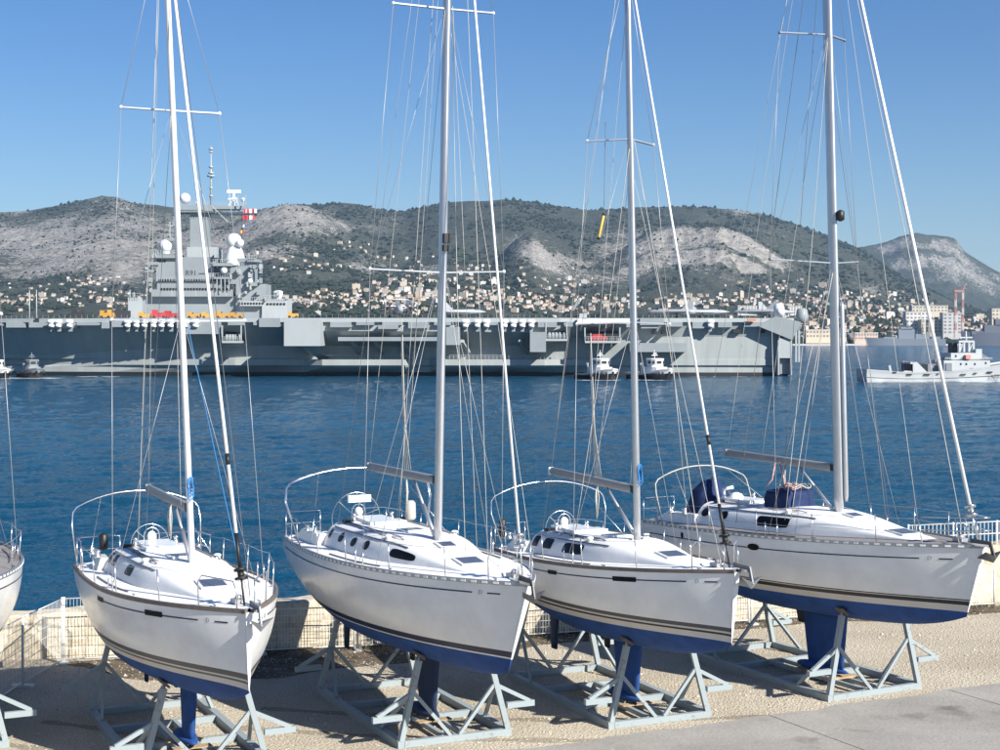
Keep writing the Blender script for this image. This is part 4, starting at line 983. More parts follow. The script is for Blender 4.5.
# farther mountain on the right, paler through the air
COUD = [(-400, 330), (600, 320), (760, 300), (820, 268), (850, 250), (868, 247), (885, 244), (900, 239), (915, 237), (935, 236.5), (948, 237), (955, 239), (960, 246), (965, 252), (978, 260), (1000, 273), (1040, 290), (1120, 310), (1300, 322), (1800, 330)]
px2 = np.arange(560, 1500, 2.0); Y2 = np.concatenate([np.linspace(5600, 8200, 90), np.linspace(8250, 11000, 14)])
P2, YB = np.meshgrid(px2, Y2); xb_ = (P2 - 500) / F * YB
pw = P2 + 8 * (fbm(xb_ / 500., YB / 500. + 70, 4) - .47) * (YB < 7900)
Z2 = cliff(pw, YB + 300 * (fbm(xb_ / 260., YB / 1200. + 60, 4) - .47) * (YB < 7800), COUD, 8000., 5300., 3000.) + (fbm(xb_ / 500., YB / 500. + 20, 6, True) - .5) * 120 * np.clip(1.2 - (YB / 8000) ** 8, .12, 1)
V = np.stack([xb_, YB, np.maximum(Z2, -5) + WATER_Z], -1).reshape(-1, 3); nr2, nc2 = P2.shape; idx = np.arange(nr2 * nc2).reshape(nr2, nc2)
Q2 = np.stack([idx[:-1, :-1], idx[:-1, 1:], idx[1:, 1:], idx[1:, :-1]], -1).reshape(-1, 4)
far = np_mesh('far_mountain', V, Q2, 'hill', None, True, kind='structure')
S2 = HORIZON - (Z2 - HW) / YB * F; bl2 = lambda cx, cy, rx, ry, k: k * np.exp(-(((P2 - cx) / rx) ** 2 + ((S2 - cy) / ry) ** 2))
rk2 = -.1 + bl2(950, 248, 22, 12, 1.0) + bl2(890, 250, 30, 7, .8) + bl2(925, 246, 30, 6, .6) + bl2(955, 268, 26, 8, .6) + bl2(990, 275, 20, 8, .4) + (fbm(xb_ / 200., YB / 200. + 3, 6) - .49) * 2.2
dz2 = np.gradient(Z2, axis=0) / np.maximum(np.gradient(YB, axis=0), 1); rk2 = np.where(P2 > 880, np.maximum(rk2, (dz2 - .62) * 2.0 + (fbm(xb_ / 90., YB / 90., 4) - .5) * 1.6), rk2)
att = far.data.attributes.new('rock', 'FLOAT', 'POINT'); att.data.foreach_set('value', rk2.ravel().astype(np.float32))
# woodland and scrub: thousands of crowns spread over the slopes
def pick(px, sy):
    """first terrain point seen at picture position (px, sy)"""
    out = np.full(len(px), np.nan); Yq = np.linspace(SHORE + 5, 5500, 260)
    cur = np.zeros(len(px), bool)
    for Y in Yq:
        s_ = HORIZON - (terrain(px, np.full(len(px), Y)) - HW) / Y * F
        hit = (~cur) & (s_ <= sy); out[hit] = Y; cur |= hit
    return out
n = 80000; jx = RNG.integers(0, nc - 1, n); jy = RNG.integers(4, nr - 26, n)
wgt = rock[jy, jx]; keep = (wgt < RNG.uniform(-.3, .75, n)) | (RNG.random(n) < .40); jx, jy = jx[keep], jy[keep]; n = len(jx); cl_ = fbm(XX[jy, jx] / 130., YY[jy, jx] / 170. + 5, 4); k2 = cl_ > RNG.uniform(.34, .54, n); jx, jy = jx[k2], jy[k2]; n = len(jx); onrock = np.clip(rock[jy, jx] * 1.6, 0, 1)
bx = XX[jy, jx] + RNG.uniform(-5, 5, n); by = YY[jy, jx] + RNG.uniform(-6, 6, n); bz = ZZ[jy, jx] + WATER_Z
ico = np.array([(1, 0, .2), (.31, .95, .1), (-.8, .6, .25), (-.8, -.6, .1), (.31, -.95, .2), (.1, 0, 1.0), (0, 0, -.4)]); icf = np.array([(0, 1, 5), (1, 2, 5), (2, 3, 5), (3, 4, 5), (4, 0, 5), (1, 0, 6), (2, 1, 6), (3, 2, 6), (4, 3, 6), (0, 4, 6)])
V, Fq = scatter(bx, by, bz + .6, RNG.gamma(4., 1.25, n).clip(1.8, 9) * (1 - .5 * onrock), ico, icf, .35, RNG.uniform(.7, 1.4, n))
mat('pine', (.034, .046, .028), .95, var=.5, vscale=.02, spec=.1)
o = np_mesh('hillside_woodland', V, Fq, 'pine', None, False, kind='stuff'); tag(o, 'dark pines and scrub covering the hills behind the town', 'woodland')

# ---------------------------------------------------------------- the town
hc_ = [('wall_white', (.60, .58, .54)), ('wall_cream', (.56, .50, .40)), ('wall_ochre', (.56, .47, .35)), ('wall_pink', (.52, .41, .34)), ('wall_grey', (.45, .45, .45))]
for nm, cc in hc_: mat(nm, cc, .9, var=.12, vscale=.1)
mat('roof_tile', (.40, .255, .185), .9, var=.3, vscale=.2); mat('roof_flat', (.50, .49, .46), .9)
mat('pane_dark', (.03, .035, .04), .25); mat('pane_far', (.16, .165, .17), .5)
def house_mesh(kind, wm, k):
    mb = MB(); L_, W_, H_ = [(13, 9, 6), (16, 10, 7.5), (11, 9, 8), (20, 12, 12), (26, 12, 17), (18, 10, 5)][kind]
    mb.box2((-L_ / 2, -W_ / 2, -6), (L_ / 2, W_ / 2, H_), 0)
    if kind in (3, 4):
        mb.box2((-L_ / 2 - .3, -W_ / 2 - .3, H_), (L_ / 2 + .3, W_ / 2 + .3, H_ + .6), 2); mb.box2((-2, -2, H_ + .6), (2, 2, H_ + 2.8), 0)
    else:
        e = .6; rh = 2.4
        mb.prism([(-L_ / 2 - e, -W_ / 2 - e, H_), (-L_ / 2 - e, W_ / 2 + e, H_), (-L_ / 2 - e, 0, H_ + rh)], (L_ + 2 * e, 0, 0), 1)
    nf = max(1, int(H_ / 3)); nw = max(2, int(L_ / 3.6))
    for fl in range(nf):
        for i in range(nw):
            x = -L_ / 2 + (i + .5) * L_ / nw; z = .9 + fl * 3
            mb.box2((x - .6, -W_ / 2 - .06, z), (x + .6, -W_ / 2 + .1, z + 1.5), 3)
    me = bpy.data.meshes.new('house'); me.from_pydata(mb.v, [], mb.f)
    for m_ in (wm, 'roof_tile', 'roof_flat', 'pane_far'): me.materials.append(M[m_])
    me.polygons.foreach_set('material_index', mb.m); me.update(); return me
protos = [[house_mesh(k, nm, 0) for nm, _ in hc_] for k in range(6)]
# density of houses over the picture: (x, y, rx, ry, count, kinds)
CL = [(45, 296, 70, 12, 60), (90, 281, 26, 4, 22), (115, 300, 30, 8, 55), (20, 303, 40, 6, 25), (330, 300, 34, 10, 90), (300, 265, 40, 14, 24), (390, 300, 40, 12, 150), (420, 285, 50, 12, 80), (360, 250, 30, 8, 8), (400, 262, 60, 10, 16), (480, 298, 40, 10, 110), (550, 305, 40, 8, 110), (500, 270, 60, 14, 22), (575, 283, 20, 6, 14), (545, 290, 60, 12, 50), (620, 305, 50, 8, 60), (690, 303, 50, 9, 60), (750, 303, 40, 10, 70), (780, 290, 40, 10, 34), (835, 305, 40, 12, 110), (840, 325, 46, 9, 260), (900, 322, 60, 10, 240), (880, 312, 50, 8, 120), (930, 302, 50, 8, 60), (985, 322, 40, 9, 80), (1000, 300, 60, 8, 30), (250, 300, 60, 8, 40), (880, 297, 40, 6, 30), (1060, 318, 60, 12, 60), (-60, 300, 60, 10, 40), (820, 338, 60, 4, 60), (930, 335, 60, 5, 60)]
hp = []
for (cx, cy, rx, ry, n) in CL:
    hp.append(np.stack([RNG.normal(cx, rx * .6, n), RNG.normal(cy, ry * .55, n)], 1))
hp = np.concatenate(hp); hp = hp[(hp[:, 1] < 343) & (hp[:, 1] > 235)]
Yh = pick(hp[:, 0], hp[:, 1]); ok = ~np.isnan(Yh) & (Yh < 4700); hp = hp[ok]; Yh = Yh[ok]
# keep houses apart and sort the nearest first
order = np.argsort(Yh); chosen = []; cells = {}
for i in order:
    x = (hp[i, 0] - 500) / F * Yh[i]; key = (int(x // 20), int(Yh[i] // 20))
    if key in cells: continue
    cells[key] = 1; chosen.append((x, Yh[i], hp[i, 0]))
tz_ = terrain(np.array([c_[2] for c_ in chosen]), np.array([c_[1] for c_ in chosen])) + WATER_Z
NBIG = 290
# things picked out singly: the houses that show above the carrier deck and along the shore
vis = [(k, HORIZON - (tz_[k] - CAM_H) / chosen[k][1] * F) for k in range(len(chosen))]
front = [k for k, sy in vis if sy < 317 or chosen[k][2] > 800]; rest = [k for k, sy in vis if k not in set(front)]
sv, sf, sm_ = [], [], []
zones = [(-999, 70, 'on the wooded slope at the far left'), (70, 160, 'on the wooded slope just left of the carrier island'), (160, 290, 'on the slope behind the carrier island'), (290, 360, 'on the slope between the carrier island and the radar aircraft'), (360, 450, 'in the suburb above the radar aircraft'), (450, 510, 'in the suburb just right of the second mast'), (510, 580, 'below the small crag left of the third mast'), (580, 680, 'at the foot of the flat-topped spur by the third mast'), (680, 800, 'on the slope above the carrier stern'), (800, 850, 'in the harbour town left of the fourth mast'), (850, 900, 'in the harbour town right of the fourth mast'), (900, 950, 'in the harbour town around the white apartment block'), (950, 5000, 'in the harbour town near the lattice crane')]
CW = ['white', 'cream', 'ochre', 'pinkish', 'grey']; KW = ['small tiled house', 'long tiled house', 'tall narrow tiled house', 'flat-roofed house', 'flat-roofed apartment block', 'low tiled house']
for j, k in enumerate(front + rest):
    x, Y, p_ = chosen[k]; kind = random.choices(range(6), [5, 4, 3, 1.6, 1.0 if p_ > 780 or 280 < p_ < 560 else .2, 4])[0]; cc = random.choices(range(5), [5, 5, 2, 1.2, 1])[0]
    me = protos[kind][cc]; rz = random.uniform(-.5, .5) + (.0 if random.random() < .7 else 1.57); sc = random.uniform(.40, .74)
    if j < NBIG:
        o = bpy.data.objects.new('house', me); COL.objects.link(o); o.location = (x, Y, tz_[k]); o.rotation_euler = (0, 0, rz); o.scale = (sc, sc, sc)
        zn_ = [l_ for a_, b_, l_ in zones if a_ <= p_ < b_][0]; lab_ = f'{CW[cc]} {KW[kind]} {zn_}'
        tag(o, lab_, 'house', lab_.replace('house', 'houses').replace('block', 'blocks', 1) if 'around' not in zn_ else f'{CW[cc]} {KW[kind]}s {zn_}')
    else:
        n0 = len(sv); c_, s_ = math.cos(rz) * sc, math.sin(rz) * sc
        for v in me.vertices: sv.append((x + v.co.x * c_ - v.co.y * s_, Y + v.co.x * s_ + v.co.y * c_, tz_[k] + v.co.z * sc))
        for f in me.polygons:
            sf.append(tuple(n0 + q for q in f.vertices)); sm_.append((5 + f.material_index - 1) if f.material_index else cc)
me = bpy.data.meshes.new('town'); me.from_pydata(sv, [], sf)
for nm in [a_ for a_, _ in hc_] + ['roof_tile', 'roof_flat', 'pane_far']: me.materials.append(M[nm])
me.polygons.foreach_set('material_index', sm_); me.update()
o = link('distant_town', me, None, kind='stuff'); tag(o, 'mass of small far houses of the harbour town', 'town')
# larger harbour buildings, each a thing with floors of windows
def block(px0, px1, pyt, pyb, Y, depth, floors, cols_, wm, label, name='apartment_block'):
    a = at(px0, pyb, Y); b = at(px1, pyt, Y); w = b.x - a.x; h = b.z - a.z
    t = thing(name, label, 'building', ((a.x + b.x) / 2, Y, a.z), (0, 0, 0))
    MB().box2((-w / 2, 0, -8), (w / 2, depth, h)).build('wall', wm, t); MB().box2((-w / 2 - .5, -.5, h), (w / 2 + .5, depth + .5, h + .9)).build('roof', 'roof_flat', t)
    me = None
    for r_ in range(floors):
        for c_ in range(cols_):
            cw, chh = w / cols_, h / floors
            if me is None:
                mb = MB(); mb.box2((-cw * .30, -.18, 0), (cw * .26, .1, chh * .46)); o = mb.build('window', 'pane_far', t); me = o.data
            else: o = link('window', me, t)
            o.location = (-w / 2 + (c_ + .5) * cw, 0, (r_ + .28) * chh)
    return t
block(906, 929, 312, 331, 2350, 18, 5, 6, 'wall_white', 'white apartment block with a grid of windows above the grey far ship')
block(921, 951, 320, 333, 2330, 18, 4, 7, 'wall_cream', 'long cream block right of the white apartment block on the harbour front')
block(943, 962, 313, 334, 2320, 18, 6, 4, 'wall_grey', 'pale grey slab building beside the red and white crane')
block(912, 948, 306, 312, 2420, 20, 2, 10, 'wall_cream', 'wide low cream building on the rise above the harbour blocks')
block(806, 846, 330, 338, 2270, 16, 2, 12, 'wall_ochre', 'long ochre quayside building just right of the carrier stern')
block(855, 878, 333, 340, 2268, 16, 2, 8, 'wall_pink', 'low pink quayside building behind the tall mast at right')
block(992, 1010, 309, 320, 2400, 16, 3, 5, 'wall_cream', 'cream house block at the right edge above the dark ship')
block(276, 299, 299, 308, 2900, 16, 3, 6, 'wall_cream', 'cream block standing just right of the carrier island')
block(788, 802, 306, 311, 2700, 16, 3, 5, 'wall_white', 'white block on the slope above the carrier stern')
block(738, 757, 306, 311, 2700, 16, 3, 6, 'wall_white', 'long white block on the slope above the aft deck')
# quay shore line
q = MB(); q.box2((-2300, SHORE - 22, WATER_Z - 3), (2600, SHORE + 30, WATER_Z + 2.3)); q.build('far_quay', 'roof_flat', None, kind='structure')
# harbour crane
t = thing('harbour_crane', 'tall red and white lattice crane standing among the harbour buildings at right', 'crane', tuple(at(959, 338, 2290)))
mat('crane_red', (.36, .17, .14), .7); mat('crane_white', (.50, .44, .41), .7)
hs = zpx(292, 2290) - zpx(338, 2290)
for i, x in enumerate((-5.5, 5.5)):
    for k in range(6):
        z0, z1 = hs * k / 6, hs * (k + 1) / 6; mb = MB()
        for dx in (-1.3, 1.3):
            for dy in (-1.3, 1.3): mb.beam((x + dx, dy, z0), (x + dx, dy, z1), .7, .7)
        mb.beam((x - 1.3, -1.3, z0), (x + 1.3, -1.3, z1), .6, .6); mb.beam((x + 1.3, -1.4, z0), (x - 1.3, -1.4, z1), .6, .6)
        mb.build('lattice_leg', 'crane_red' if (k + i) % 2 else 'crane_white', t)
mb = MB(); mb.box2((-7.5, -2, hs), (7.5, 2, hs + 3)); mb.build('top_beam', 'crane_red', t); mb = MB(); mb.beam((5, 0, hs + 2), (11, 0, hs + 14), 1.4, 1.4); mb.build('jib', 'crane_red', t)
# ---------------------------------------------------------------- aircraft carrier
mat('navy_grey', (.25, .28, .295), .55, var=.14, vscale=.12); mat('navy_deck', (.20, .21, .215), .8, var=.1, vscale=.2)
mat('navy_light', (.35, .38, .385), .5, var=.06, vscale=.2); mat('boot_black', (.012, .013, .014), .6); mat('radome', (.68, .69, .70), .5)
mat('vehicle_yellow', (.50, .27, .05), .5); mat('vehicle_red', (.40, .04, .045), .5); mat('vehicle_dark', (.03, .03, .035), .6); mat('raft_white', (.80, .80, .79), .45); mat('jet_grey', (.30, .32, .34), .5); mat('orange', (.7, .18, .05), .6)
YC = 430.0
carrier = thing('aircraft_carrier', 'long grey aircraft carrier with island and radomes lying across the bay', 'carrier', (0, YC, WATER_Z))
def cp(px, py, dy): Y = YC + dy; return Vector(((px - 500) / F * Y, dy, zpx(py, Y) - WATER_Z))
def ip(x, tab): return float(np.interp(x, [a for a, _ in tab], [b for _, b in tab]))
DYW = [(-125, 33), (-100, 29), (-50, 25), (0, 21), (60, 17), (120, 14.5), (200, 12), (300, 10.5), (560, 10), (620, 8.0), (690, 6.8), (793, 7.4)]
DYL = [(-125, 33), (60, 17), (140, 12.5), (240, 8), (250, 8.6), (300, 8.4), (320, 5.0), (404, 5.0), (410, 9.0), (428, 9.0), (438, 5.0), (545, 5.0), (575, 7.0), (620, 7.2), (690, 6.2), (793, 6.6)]
DYD = [(-118, 24), (-60, 19), (0, 13), (40, 9.5), (100, 6.5), (180, 4.2), (284, 2.2), (330, 1), (560, 1), (600, 3), (690, 3.6), (795, 4.2)]
ZSP = [(-125, 9), (0, 6), (60, 6.5), (140, 8), (280, 9), (440, 8.6), (545, 9), (570, 11), (620, 11), (700, 11.5), (793, 11.5)]
ZBT = [(-125, 16), (0, 15.4), (120, 15), (280, 14.4), (300, 13.2), (440, 13.0), (545, 12.6), (570, 14.6), (793, 14.6)]
px_st = [-125, -110, -90, -60, -30, 0, 30, 60, 100, 140, 180, 230, 250, 280, 300, 320, 340, 380, 404, 410, 428, 438, 440, 442, 500, 545, 570, 600, 620, 660, 690, 720, 760, 780, 793]
def prof(px):
    w_, l_, d_ = ip(px, DYW), ip(px, DYL), ip(px, DYD); zs_, zb_ = ip(px, ZSP), ip(px, ZBT)
    return [(w_ + 2, -3), (w_, .0), (w_, 1.1), (min(w_, l_ + .8), 2.6), (l_, 3.2), (l_, 4.9), (w_ - .6, 5.0), (w_ - .9, zs_), (d_ + 1.2, zb_), (d_ + .9, 16.0)]
hullc = MB(); P = []
for px in px_st:
    x = (px - 500) / F * YC; P.append([(x + (1.0 if px == 793 and z > 8 else 0), dy, z) for dy, z in prof(px)])
n = len(P[0])
for sd in (0, 1):
    for j in range(n - 1):
        rows = [[(p[j + a][0], p[j + a][1] if sd == 0 else 66 - p[j + a][1], p[j + a][2]) for p in P] for a in (0, 1)]
        hullc.grid(rows, 1 if j < 2 else 0, False, flip=bool(sd))
pe = P[-1]
hullc.add([q for q in pe] + [(q[0], 66 - q[1], q[2]) for q in pe], [(j + 1, j, n + j, n + j + 1) for j in range(n - 1)], 0)
mat('hull_grey', (.325, .352, .348), .55, var=.16, vscale=.10); 
_nt = M['hull_grey'].node_tree; _n = [n_ for n_ in _nt.nodes if n_.type == 'TEX_NOISE'][0]; _l = _n.inputs['Vector'].links[0]; _src = _l.from_socket; _mp = _nt.nodes.new('ShaderNodeMapping'); _mp.inputs['Scale'].default_value = (4.0, 1.0, .5); _nt.links.new(_src, _mp.inputs['Vector']); _nt.links.new(_mp.outputs['Vector'], _n.inputs['Vector'])
hullc.build('hull', ['hull_grey', 'boot_black'], carrier)
# flight deck slab
DZ = 16.85
xs_ = [(-135, 33)] + DYD + [(798, 6)]
near = [((a - 500) / F * YC, b) for a, b in xs_]; far_ = [(x, 61 if x > -150 else 40) for x, _ in reversed(near)]
dk = MB(); dk.prism([(x, y, 15.7) for x, y in near + far_], (0, 0, DZ - 15.7), 0); deckc = dk.build('flight_deck', 'navy_light', carrier)
def cbox(px0, px1, py0, py1, dy0, dy1, name, m_, parent=carrier, **k):
    a = cp(px0, py1, dy0); b = cp(px1, py0, dy0); mb = MB(); mb.box2((a.x, dy0, a.z), (b.x, dy1, b.z)); return mb.build(name, m_, parent, **k)
# catwalk rail along the edge, slightly irregular blocks under it
for i, px in enumerate(range(-60, 790, 26)):
    d_ = ip(px + 13, DYD); z0 = random.choice([13.9, 14.2, 14.4, 14.8]); a = (px - 500) / F * YC; b = (px + random.randint(14, 25) - 500) / F * YC
    if 270 < px < 330: continue
    mb = MB(); mb.box2((a, d_ - .35, z0), (b, d_ + 1.6, 15.69)); mb.build('catwalk', 'navy_grey', carrier)
cw = MB()
for px in range(-100, 790, 6):
    x = (px - 500) / F * YC; d_ = ip(px, DYD); cw.beam((x, d_ + .1, DZ), (x, d_ + .1, DZ + 1.0), .08, .08)
cw.build('deck_edge_posts', 'navy_grey', carrier, kind='stuff')
# big box sponson and others
sb = MB(); a = cp(284, 346, -6); b = cp(320, 319, -6); sb.box2((a.x, -6, a.z), (b.x, 6, b.z)); sb.add([(a.x + 5, -2, a.z), (b.x - 1, -2, a.z), (b.x + 1, 9, a.z - 4), (a.x + 8, 9, a.z - 4)], [(0, 1, 2, 3)]); sb.build('box_sponson', 'navy_light', carrier)
for (x0, x1, y0, y1, d0, d1, nm) in ((630, 687, 343, 352, 1.5, 9, 'aft_sponson'), (530, 546, 332, 352, -.5, 6, 'ladder_sponson'), (378, 398, 325, 329, -1, 3, 'side_platform'), (446, 460, 327, 345, -1.0, 6, 'gun_sponson'), (180, 221, 322, 334, 3.2, 9, 'forward_sponson'), (259, 280, 318, 327, 1.5, 6, 'edge_platform'), (112, 124, 318, 327, 5.0, 9, 'edge_platform'), (338, 440, 337, 341, -.5, 4, 'mid_gallery')):
    cbox(x0, x1, y0, y1, d0, d1, nm, 'navy_grey')
def gallery(x0, x1, yt, yb, d, red=False):
    a = cp(x0, yb, d); b = cp(x1, yt, d); t = MB(); t.box2((a.x, d, a.z), (b.x, d + 9, a.z + .6)); g_ = t.build('boat_gallery', 'navy_light', carrier)
    mb = MB(); mb.box2((a.x + .3, d + 4, a.z + .6), (b.x - .3, d + 9.5, b.z)); mb.build('recess_shade_block', 'boot_black', g_)  # solid black block stands in for the shade at the back of the gallery
    rl = MB()
    for k in range(12): x = a.x + (b.x - a.x) * k / 11; rl.beam((x, d + .1, a.z + .6), (x, d + .1, a.z + 1.8), .1, .1)
    for z in (1.2, 1.8): rl.beam((a.x, d + .1, a.z + z), (b.x, d + .1, a.z + z), .1, .1)
    rl.build('gallery_rail', 'navy_light', g_)
    if red: mb = MB(); mb.box2((a.x + 1.5, d + 1, a.z + .6), (a.x + 6.5, d + 3, a.z + 1.9)); mb.box2((a.x + 2.2, d + 1.2, a.z + 1.9), (a.x + 5, d + 2.8, a.z + 2.5)); mb.build('rescue_boat', 'vehicle_red', g_)
    else:
        mb = MB()
        for k in range(5): x = a.x + 1 + k * (b.x - a.x - 2) / 4; mb.lathe((x, d + 2, a.z + .6), [(.5, 0), (.6, 1.0), (.35, 1.9)], 8)
        mb.build('winch_gear', 'navy_grey', g_)
    for x in (a.x, b.x): mb = MB(); mb.beam((x, d + .4, a.z), (x, d + .4, b.z + 1), .35, .35); mb.build('gallery_post', 'navy_light', g_)
gallery(546, 567, 326, 341, 0.2); gallery(585, 620, 331, 343, -.5, True); gallery(222, 241, 329, 343, 2.2)
for (x0, x1, y0, y1, d) in ((653, 657, 331, 334, 3.3), (662, 666, 331, 334, 3.3), (725, 730, 334, 338, 7.2), (733, 741, 329, 333, 4.6), (761, 765, 330, 333, 4.7), (608, 614, 353, 359, 8.3)):
    cbox(x0, x1, y0, y1, d, d + 3, 'opening_shade_block', 'boot_black')  # solid black blocks, their colour standing in for shade inside hull openings
# stern: frame and recess on the transom side
cbox(779, 791, 338, 358, 3.6, 8, 'stern_panel', 'navy_light'); cbox(780, 790, 358, 374, 5.5, 8.2, 'stern_door', 'navy_grey'); cbox(778, 779.6, 340, 375, 3.5, 8, 'stern_frame', 'navy_light'); cbox(790.5, 792, 340, 375, 3.5, 8, 'stern_frame', 'navy_light')
sg = MB(); a = cp(760, 326, 3); sg.prism([cp(758, 326, 3), cp(776, 316, 3), cp(801, 322, 3), cp(800, 326, 3), cp(792, 340, 3)], (0, 10, 0)); sg.build('stern_gallery', 'navy_grey', carrier)
for px in (796, 799): mb = MB(); a = cp(px, 330, 4); b = cp(px, 362, 4); mb.beam(a, b, .5, .5); mb.build('stern_pole', 'navy_light', carrier)
mb = MB(); c_ = cp(779, 311, 9); mb.lathe(c_, [(1.6, -1.5), (1.6, 1.2), (.9, 2.2)], 12); mb.build('stern_drum', 'radome', carrier)
mb = MB(); mb.ball(cp(780.5, 312, 4), 1.3, 12, 8); mb.build('stern_dome', 'raft_white', carrier)
mb = MB(); mb.lathe(cp(802, 317, 8), [(1.6, -1.8), (1.9, 0), (1.5, 2.2), (.6, 2.6)], 12); mb.build('decoy_launcher', 'navy_grey', carrier)
# bands of railings on the ledge
lr = MB()
for px in list(range(330, 405, 4)) + list(range(445, 560, 4)) + list(range(575, 605, 4)):
    x = (px - 500) / F * YC; l_ = ip(px, DYL); lr.beam((x, l_ + .3, 4.9), (x, l_ + .3, 6.1), .1, .1)
for a0, a1 in ((330, 404), (445, 559)):
    for z in (5.5, 6.1): lr.beam(((a0 - 500) / F * YC, 6.4, z), ((a1 - 500) / F * YC, 6.4, z), .1, .1)
lr.build('ledge_railing', 'navy_light', carrier)
# diagonal struts under the overhang
for px in (352, 375, 402, 462, 520, 300):
    a = cp(px, 341, 3); b = cp(px + 10, 356, 11); mb = MB(); mb.beam(a, b, .9, .9); mb.build('strut', 'navy_light', carrier)
# life raft canisters hung in pairs at the deck edge
rm = None
for px in (52, 59, 70, 128, 137, 145, 154, 162, 171, 186, 196, 466, 478, 487, 505, 514, 523, 532, 711):
    d_ = ip(px, DYD) - 1.1
    for k in (0, 1):
        p = cp(px - .5, 321.5 + 4.2 * k, d_)
        if rm is None:
            mb = MB(); mb.lathe((0, 0, 0), [(.35, -1.0), (.62, -.85), (.66, 0), (.62, .85), (.35, 1.0)], 10, axis='X'); o = mb.build('life_raft', 'raft_white', carrier); rm = o.data
        else: o = link('life_raft', rm, carrier)
        o.location = p; o.scale = (1.05 if k == 0 else .8, 1, 1.0 if k == 0 else .85)
    rk_ = MB(); p = cp(px - .5, 319, d_); rk_.box2((p.x - .5, d_ + .6, p.z - 3.6), (p.x + .5, d_ + 1.6, p.z - .4)); rk_.build('raft_rack', 'navy_grey', carrier)
# bow antennas
for px in (29.5, 36.5):
    a = cp(px, 320, 16); b = cp(px, 290, 16); MB().tube([a, b], [.22, .12], 6).build('whip_antenna', 'navy_light', carrier)
cbox(35, 39, 318, 324, 10.4, 12, 'antenna_base', 'vehicle_dark')
# ---- island (across the deck)
ID = 44.0
isl = thing_part('island', carrier)
def ibox(px0, px1, py0, py1, d0=0, d1=12, nm='tier', m_='navy_grey'): return cbox(px0, px1, py0, py1, ID + d0, ID + d1, nm, m_, isl)
ibox(140, 238, 296, 319, 2.5, 14, 'base_tier'); ibox(128, 141, 297, 319, 1, 9, 'base_tier', 'navy_light'); ibox(152, 232, 289.5, 296.5, 0, 13, 'bridge_tier'); ibox(157, 222, 281, 289.6, .6, 12, 'bridge_tier'); ibox(156, 214, 257, 281.2, 1.2, 12, 'command_tier')
ibox(187, 216, 247, 257.2, 2, 11, 'upper_tier', 'navy_light'); ibox(190, 208, 212, 247.2, 4, 9, 'mast_tower', 'navy_grey'); ibox(174, 212, 205, 212.2, 2.5, 10, 'mast_platform'); ibox(212, 247, 206, 209, 4, 6, 'radar_arm'); ibox(214, 240, 209, 211, 4.5, 5.5, 'radar_arm')
ibox(230, 253, 258, 284, 2, 11, 'director_tier'); ibox(247, 258, 259, 262, 1, 9, 'wing_platform'); ibox(213, 231, 263, 266, -1, 8, 'wing_platform'); ibox(214, 230, 277, 279, -1, 7, 'wing_platform'); ibox(236, 266, 284, 319, 1.5, 12, 'aft_tier'); ibox(250, 257, 283, 286, 0, 9, 'wing_platform'); ibox(262, 287, 299, 319, .5, 12, 'aft_tier', 'navy_light'); ibox(240, 262, 301, 306, -.5, 5, 'wing_platform', 'navy_light'); ibox(151, 178, 254, 258, 0, 9, 'wing_platform'); ibox(168, 178, 225, 226.2, 3, 5, 'yard_arm', 'navy_light'); ibox(165, 178, 238, 241, 3, 6, 'sensor_platform'); ibox(146, 158, 262, 265, 0, 6, 'wing_platform'); ibox(144, 153, 270, 272, 0, 6, 'wing_platform')
# roof clutter
for k in range(46):
    px = random.choice([random.uniform(145, 156), random.uniform(213, 232), random.uniform(236, 262), random.uniform(240, 288)]); py = random.uniform(262, 300) if px < 262 else random.uniform(294, 300)
    if 150 < px < 215: py = random.uniform(250, 258)
    w_ = random.uniform(.8, 2.6); ibox(px, px + w_, py - random.uniform(1, 4), py + 1.2, random.uniform(-.6, .4), 3, 'deck_fitting', random.choice(['navy_grey', 'navy_light', 'navy_light']))
for (x0, x1, y0, y1, n_, d) in ((158, 221, 279.2, 281.2, 22, -.05), (160, 231, 288.0, 290.4, 24, -.12), (238, 264, 302.5, 304.5, 9, -.65), (157, 166, 260, 262, 4, 1.0), (266, 286, 303, 305, 6, .3)):
    mb = MB()
    for k in range(n_):
        px = x0 + (x1 - x0) * (k + .15) / n_; a = cp(px, y1, ID + d - .0); b = cp(px + (x1 - x0) / n_ * .62, y0, ID + d); mb.box2((a.x, ID + d, a.z), (b.x, ID + d + .5, b.z))
    mb.build('window_row', 'boot_black', isl, kind='stuff')
# railings: thin bars on platforms
rl = MB()
for (x0, x1, y) in ((151, 178, 254), (213, 231, 263), (213, 231, 277), (247, 258, 259), (174, 212, 205), (212, 247, 206), (240, 262, 301), (262, 287, 299), (128, 141, 297), (157, 222, 281)):
    for k in range(int((x1 - x0) / 2.4) + 1):
        p = cp(x0 + k * 2.4, y, ID - .3); rl.beam(p, p + Vector((0, 0, 1.2)), .1, .1)
    a, b = cp(x0, y, ID - .3), cp(x1, y, ID - .3); rl.beam(a + Vector((0, 0, 1.2)), b + Vector((0, 0, 1.2)), .1, .1)
for px in (217, 221, 225, 229): rl.beam(cp(px, 279, ID - .8), cp(px, 290, ID - .8), .25, .25)
for px in (160, 172, 196, 208, 226): rl.beam(cp(px, 289.5, ID + .1), cp(px, 296, ID + .1), .25, .25)
for a_, b_ in (((170, 238), (170, 222)), ((174, 226), (174, 216)), ((212, 206), (228, 222)), ((243, 206), (246, 195)), ((238, 206), (238, 196)), ((178, 240), (178, 226)), ((222, 262), (222, 250)), ((249, 259), (249, 253)), ((130, 297), (130, 290)), ((134, 297), (134, 292)), ((144, 296), (144, 268)), ((147, 296), (147, 262))):
    rl.beam(cp(*a_, ID + 3), cp(*b_, ID + 3), .28, .28)
